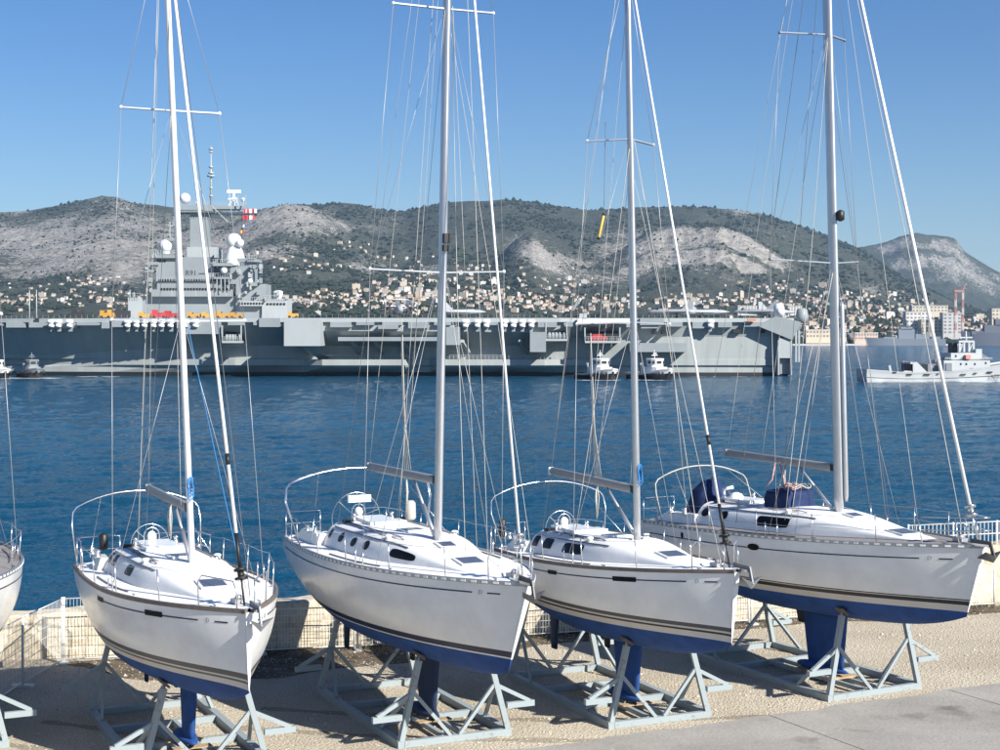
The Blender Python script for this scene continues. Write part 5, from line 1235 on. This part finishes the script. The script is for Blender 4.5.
rl.build('railing', 'navy_light', isl)
def dome(px, py, r, d=4, nm='radome', sz=1.0, m_='radome'): mb = MB(); mb.ball(cp(px, py, ID + d), r, 16, 10, 0, sz); return mb.build(nm, m_, isl)
dome(185, 198.5, 1.75); dome(165.5, 246, 2.0, sz=1.1); dome(234, 241, 2.5, d=5); dome(224, 270.5, 1.0, d=-.5); dome(240, 243, 1.3, d=3); dome(197, 203, .6); dome(250, 281, .8, d=0)
mb = MB(); c_ = cp(235, 266, ID + 5); mb.lathe(c_, [(3.7, 0), (3.3, 2.0), (2.4, 5.0), (1.6, 6.4)], 14); mb.build('radome_cone', 'radome', isl)
mb = MB(); c_ = cp(165.5, 257, ID + 4); mb.lathe(c_, [(1.5, 0), (1.5, 1.8)], 12); mb.build('radome_pedestal', 'navy_light', isl)
mb = MB(); c_ = cp(278, 308, ID + 3); mb.lathe(c_, [(1.3, 0), (1.3, 3.4), (1.5, 3.5), (1.5, 5.3), (.4, 5.6)], 14); mb.build('sensor_drum', 'radome', isl)
pm = MB(); pm.tube([cp(211, 206, ID + 6), cp(211, 146, ID + 6)], [.42, .12], 8); 
for (py, r) in ((176, 1.25), (173, .9), (167, .7), (196, .6), (188, .55), (152, .5), (149, .75)): pm.lathe(cp(211, py, ID + 6), [(r, -.25), (r, .25)], 10)
pm.build('pole_mast', 'navy_light', isl)
rd = MB(); rd.box(cp(234, 191.5, ID + 5), (4.4, .7, 1.0)); rd.beam(cp(234, 206, ID + 5), cp(234, 193, ID + 5), .6, .6); rd.beam(cp(229, 206, ID + 5), cp(233, 197, ID + 5), .35, .35); rd.beam(cp(239, 206, ID + 5), cp(235, 197, ID + 5), .35, .35); rd.box(cp(233, 199, ID + 5), (3, 1, .5)); rd.build('search_radar', 'radome', isl)
dome(243, 200, .7, d=5)
def text_mesh(body, size, name, m_, parent, loc, rot):
    cu = bpy.data.curves.new(name, 'FONT'); cu.body = body; cu.size = size; cu.align_x = 'CENTER'; cu.extrude = .01
    o = bpy.data.objects.new(name + '_tmp', cu); COL.objects.link(o); dg = bpy.context.evaluated_depsgraph_get(); me = bpy.data.meshes.new_from_object(o.evaluated_get(dg)); bpy.data.objects.remove(o)
    me.name = name; me.materials.clear(); me.materials.append(M[m_]); ob = link(name, me, parent); ob.location = loc; ob.rotation_euler = rot; return ob
text_mesh('R91', 2.3, 'pennant_number', 'vehicle_dark', isl, cp(191, 275.4, ID + 1.17), (R(90), 0, 0))
mb = MB(); mb.beam(cp(176, 273.5, ID + 1.1), cp(183, 273.5, ID + 1.1), .1, .2); mb.beam(cp(199, 273.5, ID + 1.1), cp(207, 273.5, ID + 1.1), .1, .2); mb.build('name_line', 'vehicle_dark', isl)
# signal flags
mat('flag_white', (.75, .75, .75), .8); mat('flag_blue', (.05, .1, .4), .8); mat('flag_red', (.6, .03, .05), .8); mat('flag_yellow', (.7, .5, .05), .8)
def flag(px, py, w_, h_, cols_, label, cross=None):
    mb = MB(); p = cp(px, py, ID + 4)
    n_ = 6
    for k in range(n_):
        x0, x1 = w_ * k / n_, w_ * (k + 1) / n_; y0, y1 = .15 * math.sin(k * 1.1), .15 * math.sin((k + 1) * 1.1); ci = int(len(cols_) * k / n_)
        mb.add([(x0, y0, 0), (x1, y1, 0), (x1, y1, h_), (x0, y0, h_), (x0, y0 + .02, 0), (x1, y1 + .02, 0), (x1, y1 + .02, h_), (x0, y0 + .02, h_)], [(0, 1, 2, 3), (7, 6, 5, 4), (3, 2, 6, 7), (1, 0, 4, 5)], ci)
    o = mb.build('signal_flag', cols_); o.location = Vector((0, YC, WATER_Z)) + p; tag(o, label, 'flag', 'signal flags flying from the carrier island')
flag(243.5, 213, 1.7, 1.3, ['flag_red', 'flag_white', 'flag_red'], 'red and white signal flag at the top left of the hoist beside the island'); flag(249.5, 213, 2.3, 1.3, ['flag_white', 'flag_red', 'flag_white'], 'longer white and red signal flag at the top right of the hoist')
flag(243, 219.5, 1.6, 1.3, ['flag_red', 'flag_red'], 'plain red signal flag below the red and white one'); flag(249.5, 219.5, 1.6, 1.3, ['flag_white', 'flag_white', 'flag_red'], 'white signal flag with red edge, lower right of the hoist'); flag(243, 227, 1.2, .8, ['flag_white', 'flag_blue'], 'small white and blue flag hanging under the red flag'); flag(241, 233, 1.0, .9, ['flag_yellow', 'flag_red'], 'small yellow flag lowest on the hoist')
# ---- on the flight deck: tractors, trucks, aircraft
def vehicle(px, d, L_, h_, m_, label, cab=.4, cat='tractor', grp='vehicles parked on the flight deck'):
    t = thing('deck_vehicle', label, cat, (0, 0, 0), (0, 0, random.uniform(-.15, .15)), grp); p = cp(px, 318, d); t.location = (p.x, YC + d, WATER_Z + DZ)
    mb = MB(); mb.box2((-L_ / 2, -.95, .35), (L_ / 2, .95, .35 + h_ * .55)); mb.box2((-L_ / 2 * .98, -.9, .35 + h_ * .55), (-L_ / 2 + L_ * cab, .9, h_)); mb.build('body', m_, t)
    mb = MB(); mb.box2((-L_ / 2 + L_ * cab - .02, -.8, .4 + h_ * .55), (-L_ / 2 + L_ * cab + .04, .8, h_ * .95)); mb.build('windscreen', 'pane_dark', t)
    for x in (-L_ * .32, L_ * .32):
        for y in (-.9, .9): MB().lathe((x, y, .42), [(.42, -.14), (.42, .14)], 10, axis='Y').build('wheel', 'vehicle_dark', t)
vl = [(106, 12, 3.2, 2.4, 'vehicle_yellow', 'small yellow deck tractor at the forward end of the row'), (113, 14, 3.2, 2.6, 'vehicle_yellow', 'yellow deck tractor beside the dark generator'), (123, 14, 4.2, 3.6, 'vehicle_dark', 'tall dark deck vehicle left of the long yellow one'), (79, 12, 4.0, 2.8, 'vehicle_dark', 'dark deck vehicle standing alone near the bow'), (146, 14, 4.6, 1.9, 'vehicle_yellow', 'long low yellow deck vehicle in front of the island base'), (159, 14, 4.2, 2.6, 'vehicle_red', 'red fire truck, left of the red pair, in front of the island'), (172, 15, 4.2, 2.3, 'vehicle_red', 'red fire truck just left of the first mast, in front of the island'), (194, 15, 3.8, 1.9, 'vehicle_yellow', 'yellow deck tractor just right of the first mast'), (208, 15, 3.8, 1.9, 'vehicle_yellow', 'yellow deck tractor second from the first mast'), (223, 15, 4.2, 2.2, 'vehicle_yellow', 'yellow deck tractor third from the first mast'), (237, 15, 3.8, 1.9, 'vehicle_yellow', 'yellow deck tractor at the aft end of the row'), (293, 8, 3.2, 1.9, 'vehicle_yellow', 'lone yellow deck tractor above the box sponson')]
for v_ in vl: vehicle(*v_)
def jet(px, d, rz, label):
    t = thing('jet_fighter', label, 'aircraft', (0, 0, 0), (0, 0, rz), 'jets parked on the flight deck'); p = cp(px, 318, d); t.location = (p.x, YC + d, WATER_Z + DZ)
    z = 2.1; mb = MB(); mb.rings([[(x, w_ * math.cos(a), z + h_ * math.sin(a) + dz_) for a in np.linspace(0, 2 * math.pi, 12, endpoint=False)] for x, w_, h_, dz_ in ((7.6, .05, .05, .1), (6, .5, .45, .1), (3.5, .8, .75, .15), (0, 1.3, .8, 0), (-5, 1.2, .75, 0), (-7, .9, .6, 0))], 0, True, True, True); mb.build('fuselage', 'jet_grey', t)
    mb = MB(); mb.prism([(2.6, 1.0, z - .1), (-5.2, 5.4, z - .1), (-6, 5.4, z - .1), (-5.6, 1.0, z - .1)], (0, 0, .16)); mb.prism([(2.6, -1.0, z - .1), (-5.6, -1.0, z - .1), (-6, -5.4, z - .1), (-5.2, -5.4, z - .1)], (0, 0, .16)); mb.build('wing', 'jet_grey', t)
    mb = MB(); mb.prism([(-2.6, -.08, z + .6), (-5.2, -.08, z + 3.2), (-6.4, -.08, z + 3.2), (-6.2, -.08, z + .5)], (0, .16, 0)); mb.build('tail_fin', 'jet_grey', t)
    mb = MB(); mb.ball((4.2, 0, z + .75), .62, 10, 6, 0, .8); mb.build('canopy', 'pane_dark', t)
    for x, y in ((5, 0), (-1.5, 1.3), (-1.5, -1.3)): mb = MB(); mb.tube([(x, y, .3), (x, y, z - .4)], .12, 6); mb.lathe((x, y, .4), [(.4, -.15), (.4, .15)], 10, axis='Y'); mb.build('landing_gear', 'vehicle_dark', t)
jet(462, 22, .3, 'grey jet fighter parked just right of the second mast'); jet(672, 20, 2.9, 'grey jet fighter parked left of the third forestay'); jet(706, 24, .2, 'grey jet fighter parked right of the third forestay'); jet(757, 20, 2.8, 'dark grey jet fighter parked near the carrier stern'); jet(776, 30, .4, 'grey jet fighter parked aftmost on the deck')
def radar_plane(px, d):
    t = thing('radar_aircraft', 'twin propeller radar aircraft with disc parked left of the second mast', 'aircraft', (0, 0, 0), (0, 0, -1.4)); p = cp(px, 318, d); t.location = (p.x, YC + d, WATER_Z + DZ)
    z = 2.6; mb = MB(); mb.rings([[(x, r_ * math.cos(a), z + r_ * math.sin(a)) for a in np.linspace(0, 2 * math.pi, 14, endpoint=False)] for x, r_ in ((7, .3), (6.2, .9), (4, 1.25), (-3, 1.2), (-8, .6), (-9.5, .25))], 0, True, True, True); mb.build('fuselage', 'jet_grey', t)
    mb = MB(); mb.lathe((-1, 0, 5.6), [(.3, -.25), (3.4, -.06), (3.5, .0), (3.4, .06), (.3, .25)], 28); mb.build('rotodome', 'radome', t); mb = MB(); mb.beam((-1, 0, z + 1), (-1, 0, 5.4), 1.2, .4); mb.build('pylon', 'radome', t)
    for s_ in (1, -1):
        mb = MB(); mb.rings([[(x, s_ * 3.4 + r_ * math.cos(a), z + .3 + r_ * math.sin(a)) for a in np.linspace(0, 2 * math.pi, 10, endpoint=False)] for x, r_ in ((4, .35), (3.4, .6), (0, .6), (-2, .25))], 0, True, True, True); mb.build('engine', 'jet_grey', t)
        pr = MB()
        for k in range(8):
            a = math.pi * k / 4 + .2; c_ = Vector((4.1, s_ * 3.4, z + .3)); q = c_ + Vector((0, 2.05 * math.cos(a), 2.05 * math.sin(a))); pr.beam(c_, q, .12, .62)
        pr.build('propeller', 'vehicle_dark', t)
        mb = MB(); mb.prism([(1.8, s_ * .9, z + .9), (1.8, s_ * 4.4, z + .9), (-.8, s_ * 4.4, z + .9), (-1.0, s_ * .9, z + .9)], (0, 0, .3)); mb.build('wing', 'radome', t)
        mb = MB(); mb.prism([(-.8, s_ * 4.5, z + .6), (-7, s_ * 3.2, z + 1.2), (-7, s_ * 3.0, z + 3.2), (-.8, s_ * 4.4, z + 2.6)], (0, .25, 0)); mb.build('folded_wing', 'radome', t)
        mb = MB(); mb.prism([(-8, s_ * 3, z - .2), (-9.6, s_ * 3, z - .2), (-9.6, s_ * 3, z + 1.9), (-8.6, s_ * 3, z + 1.9)], (0, .15, 0)); mb.build('tail_fin', 'radome', t)
    mb = MB(); mb.box2((-9.5, -3.1, z + .4), (-8.1, 3.1, z + .6)); mb.build('tailplane', 'radome', t)
    for x, y in ((5, 0), (-.5, 2.6), (-.5, -2.6)): mb = MB(); mb.tube([(x, y, .3), (x, y, z - .2)], .14, 6); mb.lathe((x, y, .45), [(.45, -.2), (.45, .2)], 10, axis='Y'); mb.build('landing_gear', 'vehicle_dark', t)
radar_plane(398, 14)
# deck crane
t = thing('deck_crane', 'dark grey crane with raised jib parked on the carrier deck', 'crane', (0, 0, 0)); p = cp(574, 318, 6); t.location = (p.x, YC + 6, WATER_Z + DZ)
mb = MB(); mb.box2((-1.3, -1.4, .5), (1.6, 1.4, 2.2)); mb.build('body', 'vehicle_dark', t); mb = MB(); mb.beam((-.5, 0, 2), (1.6, 0, 5.6), .7, .7); mb.build('jib', 'navy_grey', t)
for x in (-.8, 1.0):
    for y in (-1.3, 1.3): MB().lathe((x, y, .5), [(.5, -.2), (.5, .2)], 10, axis='Y').build('wheel', 'vehicle_dark', t)
cbox(577, 632, 319, 323.5, .4, 1.5, 'edge_screen', 'raft_white'); cbox(579, 587, 313.5, 318, 2, 5, 'deck_cabin', 'navy_light'); cbox(640, 664, 318, 325, 2.4, 3.4, 'edge_rack', 'navy_grey'); cbox(748, 756, 319, 321, 2.2, 3.2, 'stern_raft', 'orange')
foam_spots = []
# ---------------------------------------------------------------- harbour tugs
mat('tug_black', (.02, .02, .022), .6); mat('tug_white', (.74, .74, .72), .4); mat('tug_grey', (.20, .22, .24), .5)
def tug(px, Y, rz, label, white=True, sc=1.0):
    t = thing('tugboat', label, 'tug', ((px - 500) / F * Y, Y, WATER_Z), (0, 0, rz), 'tugs attending the carrier'); t.scale = (sc, sc, sc)
    up = 'tug_white' if white else 'tug_grey'
    mb = MB(); st = np.linspace(0, 1, 15); rows = {}
    def hb(u): return 4.2 * (.82 + .18 * min(1, u / .3)) * (1 if u < .6 else math.sqrt(max(0, 1 - ((u - .6) / .4) ** 2.4)))
    zt = lambda u: 1.7 + 2.2 * max(0, (u - .35) / .65) ** 1.6
    for lv, (f0, f1, m_) in enumerate(((-.4, .55, 1), (.55, 1.0, 0))):
        for s_ in (1, -1):
            P = []
            for f in (f0, f1):
                P.append([(-12 + 24 * u - (1 - f) * 1.6 * u ** 4, s_ * hb(u) * (.78 + .22 * max(f, 0)), zt(u) * f) for u in st])
            mb.grid(P, m_, True, flip=(s_ > 0))
    mb.grid([[(-12 + 24 * u, s_ * (hb(u) - .05), zt(u) - .5) for u in st] for s_ in (-1, 1)], 2, False)
    mb.add([(-12, -3.4, -1), (-12, 3.4, -1), (-12, 3.4, 1.7), (-12, -3.4, 1.7)], [(3, 2, 1, 0)], 1); mb.build('hull', [up, 'tug_black', 'tug_grey'], t)
    mb = MB(); mb.rings([[(x * k + 1.8, y * k, z) for x, y in ((5, 2.0), (3.5, 2.9), (-4.5, 2.9), (-4.5, -2.9), (3.5, -2.9), (5, -2.0))] for z, k in ((1.4, 1), (4.1, .96))], 0, True, True, False); mb.build('deckhouse', up, t)
    wh = MB(); wh.rings([[(x * k + 2.2, y * k, z) for x, y in ((2.6, 1.2), (1.6, 2.1), (-1.8, 2.1), (-1.8, -2.1), (1.6, -2.1), (2.6, -1.2))] for z, k in ((4.1, 1), (5.0, 1.0), (6.4, 1.08), (6.7, 1.12), (6.9, 1.0))], 0, True, True, False); wh = wh.build('wheelhouse', up, t)
    for (x, y, dx, dy) in ((4.95, 0, 0, .9), (4.3, 1.72, .38, .3), (4.3, -1.72, .38, .3), (2.3, 2.21, .9, 0), (2.3, -2.21, .9, 0), (.45, 0, 0, 1.4)):
        MB().box((x, y, 5.65), (max(dx * 2, .10), max(dy * 2, .10), .95), rz=0).build('window', 'pane_dark', wh)
    mb = MB(); mb.tube([(1.8, 0, 6.9), (1.6, 0, 9.6)], [.16, .08], 6); mb.box((1.8, 0, 7.9), (.2, 2.2, .2)); mb.box((2.0, 0, 8.5), (.3, 1.3, .25)); mb.build('mast', up, t)
    for y in (-2, 2): mb = MB(); mb.tube([(-4, y, 1.5), (-4.2, y, 5.4)], .45, 10); mb.build('funnel', 'tug_grey', t)
    mb = MB()
    for u in np.linspace(.05, 1, 22):
        for s_ in (1, -1): mb.ball((-12 + 24 * u, s_ * hb(u) * .95, zt(u) * .62), .42, 8, 5)
    mb.build('fender_row', 'tug_black', t)
tug(31, 424, -1.1, 'grey tug in the shadow of the carrier bow, wholly in view at left', False, .74); tug(-6, 418, -.9, 'tug cut by the left edge of the picture', True, .74); tug(598, 404, -1.22, 'white tug with black hull left of the third mast', True, .82); tug(652, 405, -1.18, 'white tug with black hull right behind the third mast', True, .82)
foam_spots += [(598, 400, 9), (651, 401, 9), (31, 416, 12), (-8, 414, 8), (100, 436, 8)]
# ---------------------------------------------------------------- pale support ship under way
mat('ship_pale', (.47, .49, .495), .5, var=.06, vscale=.3); mat('ship_red', (.6, .25, .2), .6)
YS = 379.0
ship = thing('support_ship', 'pale grey naval support ship steaming past behind the right-hand forestay', 'ship', (0, YS, WATER_Z))
def sp_(px, py, dy=0): Y = YS + dy; return Vector(((px - 500) / F * Y, dy, zpx(py, Y) - WATER_Z))
SH = [(867, 369), (872, 369.5), (890, 371), (905, 372), (915, 372), (935, 371.5), (958, 370), (985, 367), (1010, 363), (1040, 358), (1075, 354), (1095, 353)]
mb = MB(); near_ = []; 
def sdy(px): return 0 if px < 1000 else 5.5 * ((px - 1000) / 95) ** 1.8
def low(px): return 868 + (px - 867) * .985 if px < 885 else px - max(0, (px - 1000)) * .06
rowsP = []
stp = np.linspace(867, 1095, 30)
for (f, m_) in ((0, 0), (.12, 0), (.12, 1), (.45, 1), (.45, 2), (.50, 2), (.50, 1), (1, 1)):
    rowsP.append(([Vector((sp_(low(px) if f < .2 else px, 380).x, sdy(px) + (1.2 if px < 1000 else 1.6) * (1 - f) * .6, (sp_(px, ip(px, SH)).z + .8) * f - .8)) for px in stp], m_))
for (a, m1), (b, m2) in zip(rowsP[:-1], rowsP[1:]):
    if m1 == m2 or True:
        for s_ in (0, 1): mb.grid([[(p.x, p.y if not s_ else 11.5 - p.y, p.z) for p in r_] for r_ in (a, b)], m2, True, flip=bool(s_))
e0 = [r_[0][0] for r_ in rowsP]; nn = len(e0); mb.add([tuple(p) for p in e0] + [(p.x, 11.5 - p.y, p.z) for p in e0], [(j, j + 1, nn + j + 1, nn + j) for j in range(nn - 1)], 1)
top_ = rowsP[-1][0]; mb.grid([[(p.x, p.y + .05, p.z - .5) for p in top_], [(p.x, 11.4 - p.y, p.z - .5) for p in top_]], 3, False)
mb.build('hull', ['boot_black', 'ship_pale', 'stripe_grey', 'navy_deck'], ship)
def sbox(x0, x1, y0, y1, d0, d1, nm, m_='ship_pale'): a = sp_(x0, y1, d0); b = sp_(x1, y0, d0); mb = MB(); mb.box2((a.x, d0, a.z), (b.x, d1, b.z)); return mb.build(nm, m_, ship)
a = MB(); a.prism([sp_(913, 373), sp_(913, 362.5), sp_(917, 362), sp_(927, 372)], (0, 1.2, 0)); a.build('gantry_leg', 'ship_pale', ship); a = MB(); a.prism([sp_(913, 373) + Vector((0, 9, 0)), sp_(913, 362.5) + Vector((0, 9, 0)), sp_(917, 362) + Vector((0, 9, 0)), sp_(927, 372) + Vector((0, 9, 0))], (0, 1.2, 0)); a.build('gantry_leg', 'ship_pale', ship)
sbox(910.5, 913.2, 362, 364, 0, 11, 'gantry_beam'); sbox(911, 913, 363, 371, .8, 10, 'gantry_shade_block', 'tug_black'); a = MB(); a.beam(sp_(890.5, 371.5, 2), sp_(889.5, 365.5, 2), .4, .5); a.build('davit', 'ship_pale', ship)  # black block under the gantry beam stands in for shade in its opening
sbox(928, 938, 364, 372, 2.5, 9, 'winch_house', 'tug_grey'); sbox(944, 990, 360.5, 371, .2, 11, 'main_house'); sbox(946, 952, 363, 371, -.05, 1, 'side_door', 'tug_grey'); sbox(951, 979, 353, 361, 1.0, 10, 'bridge_house'); sbox(952, 957.5, 343, 353, 4, 7.5, 'funnel', 'tug_black'); sbox(959, 974, 340.5, 342.5, 2.5, 9, 'mast_platform'); sbox(976, 982, 349, 359, 1.2, 3, 'rescue_boat', 'ship_pale'); sbox(966, 971, 355, 359, -.3, 2, 'workboat', 'ship_red')
a = MB()
for px in (959.5, 964, 969, 973.5):
    for d in (2.8, 8.7): a.beam(sp_(px, 352, d), sp_(px, 341, d), .45, .45)
for d in (2.8, 8.7): a.beam(sp_(959.5, 352, d), sp_(964, 341, d), .25, .25); a.beam(sp_(969, 352, d), sp_(973.5, 341, d), .25, .25)
a.tube([sp_(966, 341, 5), sp_(966, 331, 5)], [.3, .12], 6); a.box(sp_(966, 337.5, 5), (3.2, .3, .3)); a.build('lattice_mast', 'ship_pale', ship)
a = MB()
for k in range(5): px = 981 + 2.0 * k; a.beam(sp_(px, 359, 1.5), sp_(px - 2, 351 + k * 1.5, 1.5), .3, .3)
for px in (904, 936, 938, 940, 943): a.beam(sp_(px, 371, 5), sp_(px + random.uniform(-1, 1), random.uniform(352, 361), 5), .3, .3)
a.build('rigging_gear', 'tug_grey', ship)
for (x0, x1, y0, y1) in ((893, 896.5, 371.8, 373), (907, 912, 373.8, 375.2), (924, 930, 374, 375.2), (937, 939, 373.5, 374.5), (961, 966, 374, 375), (974, 977, 372.8, 373.8), (987.5, 992.5, 371.5, 372.8)): sbox(x0, x1, y0, y1, -.12, .6, 'freeing_port', 'tug_black')
for (x, y) in ((961, 364), (966.5, 364), (975, 364), (986, 363), (956, 356), (971, 369), (973, 369)): sbox(x - .7, x + .7, y - 1, y + 1, .1 if y > 359.6 else .9, 1.2, 'porthole', 'tug_black')
text_mesh('A752', 1.35, 'hull_number', 'stripe_grey', ship, sp_(996, 378.2, -.15), (R(90), 0, 0))
a = MB()
for k in range(60):
    px = 945 + k * .8 + random.uniform(-.3, .3); a.beam(sp_(px, 359.5, .4), sp_(px, 357.6, .4), .06, .06)
a.beam(sp_(945, 357.6, .4), sp_(992, 357.6, .4), .08, .08); a.build('deck_railing', 'ship_pale', ship)
# ---------------------------------------------------------------- grey ships moored far off
mat('ship_far', (.17, .20, .235), .6); mat('ship_far_dark', (.09, .105, .135), .6)
def far_ship(px0, px1, Y, hull_top, parts, label, m_, bow_left=True):
    t = thing('moored_ship', label, 'ship', (0, Y, WATER_Z)); g_ = lambda px, py: Vector(((px - 500) / F * Y, 0, zpx(py, Y) - WATER_Z))
    a, b = g_(px0, 345), g_(px1, 345); zt = g_(0, hull_top).z
    mb = MB(); n_ = 14; st = np.linspace(0, 1, n_)
    for s_ in (1, -1):
        P = []
        for f in (0, 1):
            P.append([((a.x + (b.x - a.x) * u) + (3 * (1 - f) * (1 - u) ** 6), 7 + s_ * 7 * min(1, (u / .25) ** .6 if u < .25 else 1) * (.8 + .2 * f), -1 + (zt + 2 + 2 * (1 - u) ** 4) * f - 0) for u in st])
        mb.grid(P, 0, True, flip=(s_ < 0))
    mb.grid([[(a.x + (b.x - a.x) * u, 7 + s_ * 7 * min(1, (u / .25) ** .6 if u < .25 else 1), zt + 1 + 2 * (1 - u) ** 4) for u in st] for s_ in (-1, 1)], 0, False); mb.build('hull', m_, t)
    for (x0, x1, y0, y1, nm) in parts: p, q = g_(x0, y1), g_(x1, y0); mb = MB(); mb.box2((p.x, 2, p.z - 1), (q.x, 11, q.z)); mb.build(nm, m_, t)
    L_ = (px1 - px0)
    for k in range(16):
        x0 = px0 + L_ * random.uniform(.15, .95); w_ = random.uniform(.6, 3.0); p, q = g_(x0, hull_top + .5), g_(x0 + w_, hull_top - random.uniform(.5, 3.2)); mb = MB(); mb.box2((p.x, 4 + random.uniform(-3, 3), p.z - 1), (q.x, 9, q.z)); mb.build('deck_gear', m_, t)
    for k in range(4):
        x0 = px0 + L_ * random.uniform(.2, .8); p, q = g_(x0, hull_top), g_(x0, hull_top - random.uniform(6, 12)); mb = MB(); mb.tube([(p.x, 7, p.z), (q.x, 7, q.z)], [.7, .3], 6); mb.build('mast', m_, t)
    return t
far_ship(867, 946, 2190, 339.5, [(899, 915, 329, 340, 'superstructure'), (901, 913, 326.8, 329, 'bridge'), (884, 898, 337, 340, 'gun_deck'), (916, 930, 334, 340, 'aft_house'), (932, 941, 336.5, 340, 'hangar'), (907, 908.2, 320, 327, 'mast'), (922, 922.8, 328, 334, 'mast')], 'grey warship moored along the far quay beyond the support ship', 'ship_far')
far_ship(962, 1060, 2120, 333.5, [(985, 1030, 325, 334, 'superstructure'), (996, 1012, 319, 325, 'bridge'), (972, 984, 331, 334, 'foredeck_house')], 'dark grey ship moored at the right edge behind the support ship', 'ship_far_dark')
# masts and small craft of the far marina are left to the town mass; foam at the waterlines
mat('foam', (.75, .78, .80), .8); fm_v, fm_f = [], []
def foam_line(x0, x1, Y, n, w):
    for k in range(n):
        px = random.uniform(x0, x1); y = Y + random.uniform(-w, w); x = (px - 500) / F * y; L_ = random.uniform(.5, 2.6); h = random.uniform(.12, .45); i0 = len(fm_v)
        pts = [(x + L_ * math.cos(a) * random.uniform(.7, 1.1), y + h * math.sin(a) * random.uniform(.7, 1.1), WATER_Z + .02 + .002 * (k % 9)) for a in np.linspace(0, 2 * math.pi, 7, endpoint=False)]
        fm_v.extend(pts); fm_f.append(tuple(range(i0, i0 + 7)))
for px, Y, w_ in foam_spots: foam_line(px - w_ * 2.2, px + w_ * 2.2, Y - 5, 55, 2.6)
foam_line(868, 1010, 378.2, 120, 1.0); foam_line(690, 840, 431, 60, 2.0); foam_line(840, 868, 383, 20, 2.5); foam_line(0, 60, 418, 50, 2)
me = bpy.data.meshes.new('foam'); me.from_pydata(fm_v, [], fm_f); me.materials.append(M['foam']); me.update(); o = link('wake_foam', me, None, kind='stuff'); tag(o, 'white foam along the waterlines of the tugs and ships', 'foam')
# ---------------------------------------------------------------- haze
HAZE = 4.6e-5
if HAZE:
    m = bpy.data.materials.new('haze'); m.use_nodes = True; nt = m.node_tree; nt.nodes.clear(); ou = nt.nodes.new('ShaderNodeOutputMaterial'); vo = nt.nodes.new('ShaderNodeVolumePrincipled')
    vo.inputs['Color'].default_value = (.46, .70, 1.0, 1); vo.inputs['Density'].default_value = HAZE; vo.inputs['Anisotropy'].default_value = .2; nt.links.new(vo.outputs[0], ou.inputs['Volume']); M['haze'] = m
    hz = MB(); hz.box2((-13000, -900, WATER_Z - 8), (13000, 16200, 900)); o = hz.build('haze', 'haze', None, kind='stuff'); tag(o, 'thin blue haze in the air over the bay', 'haze')
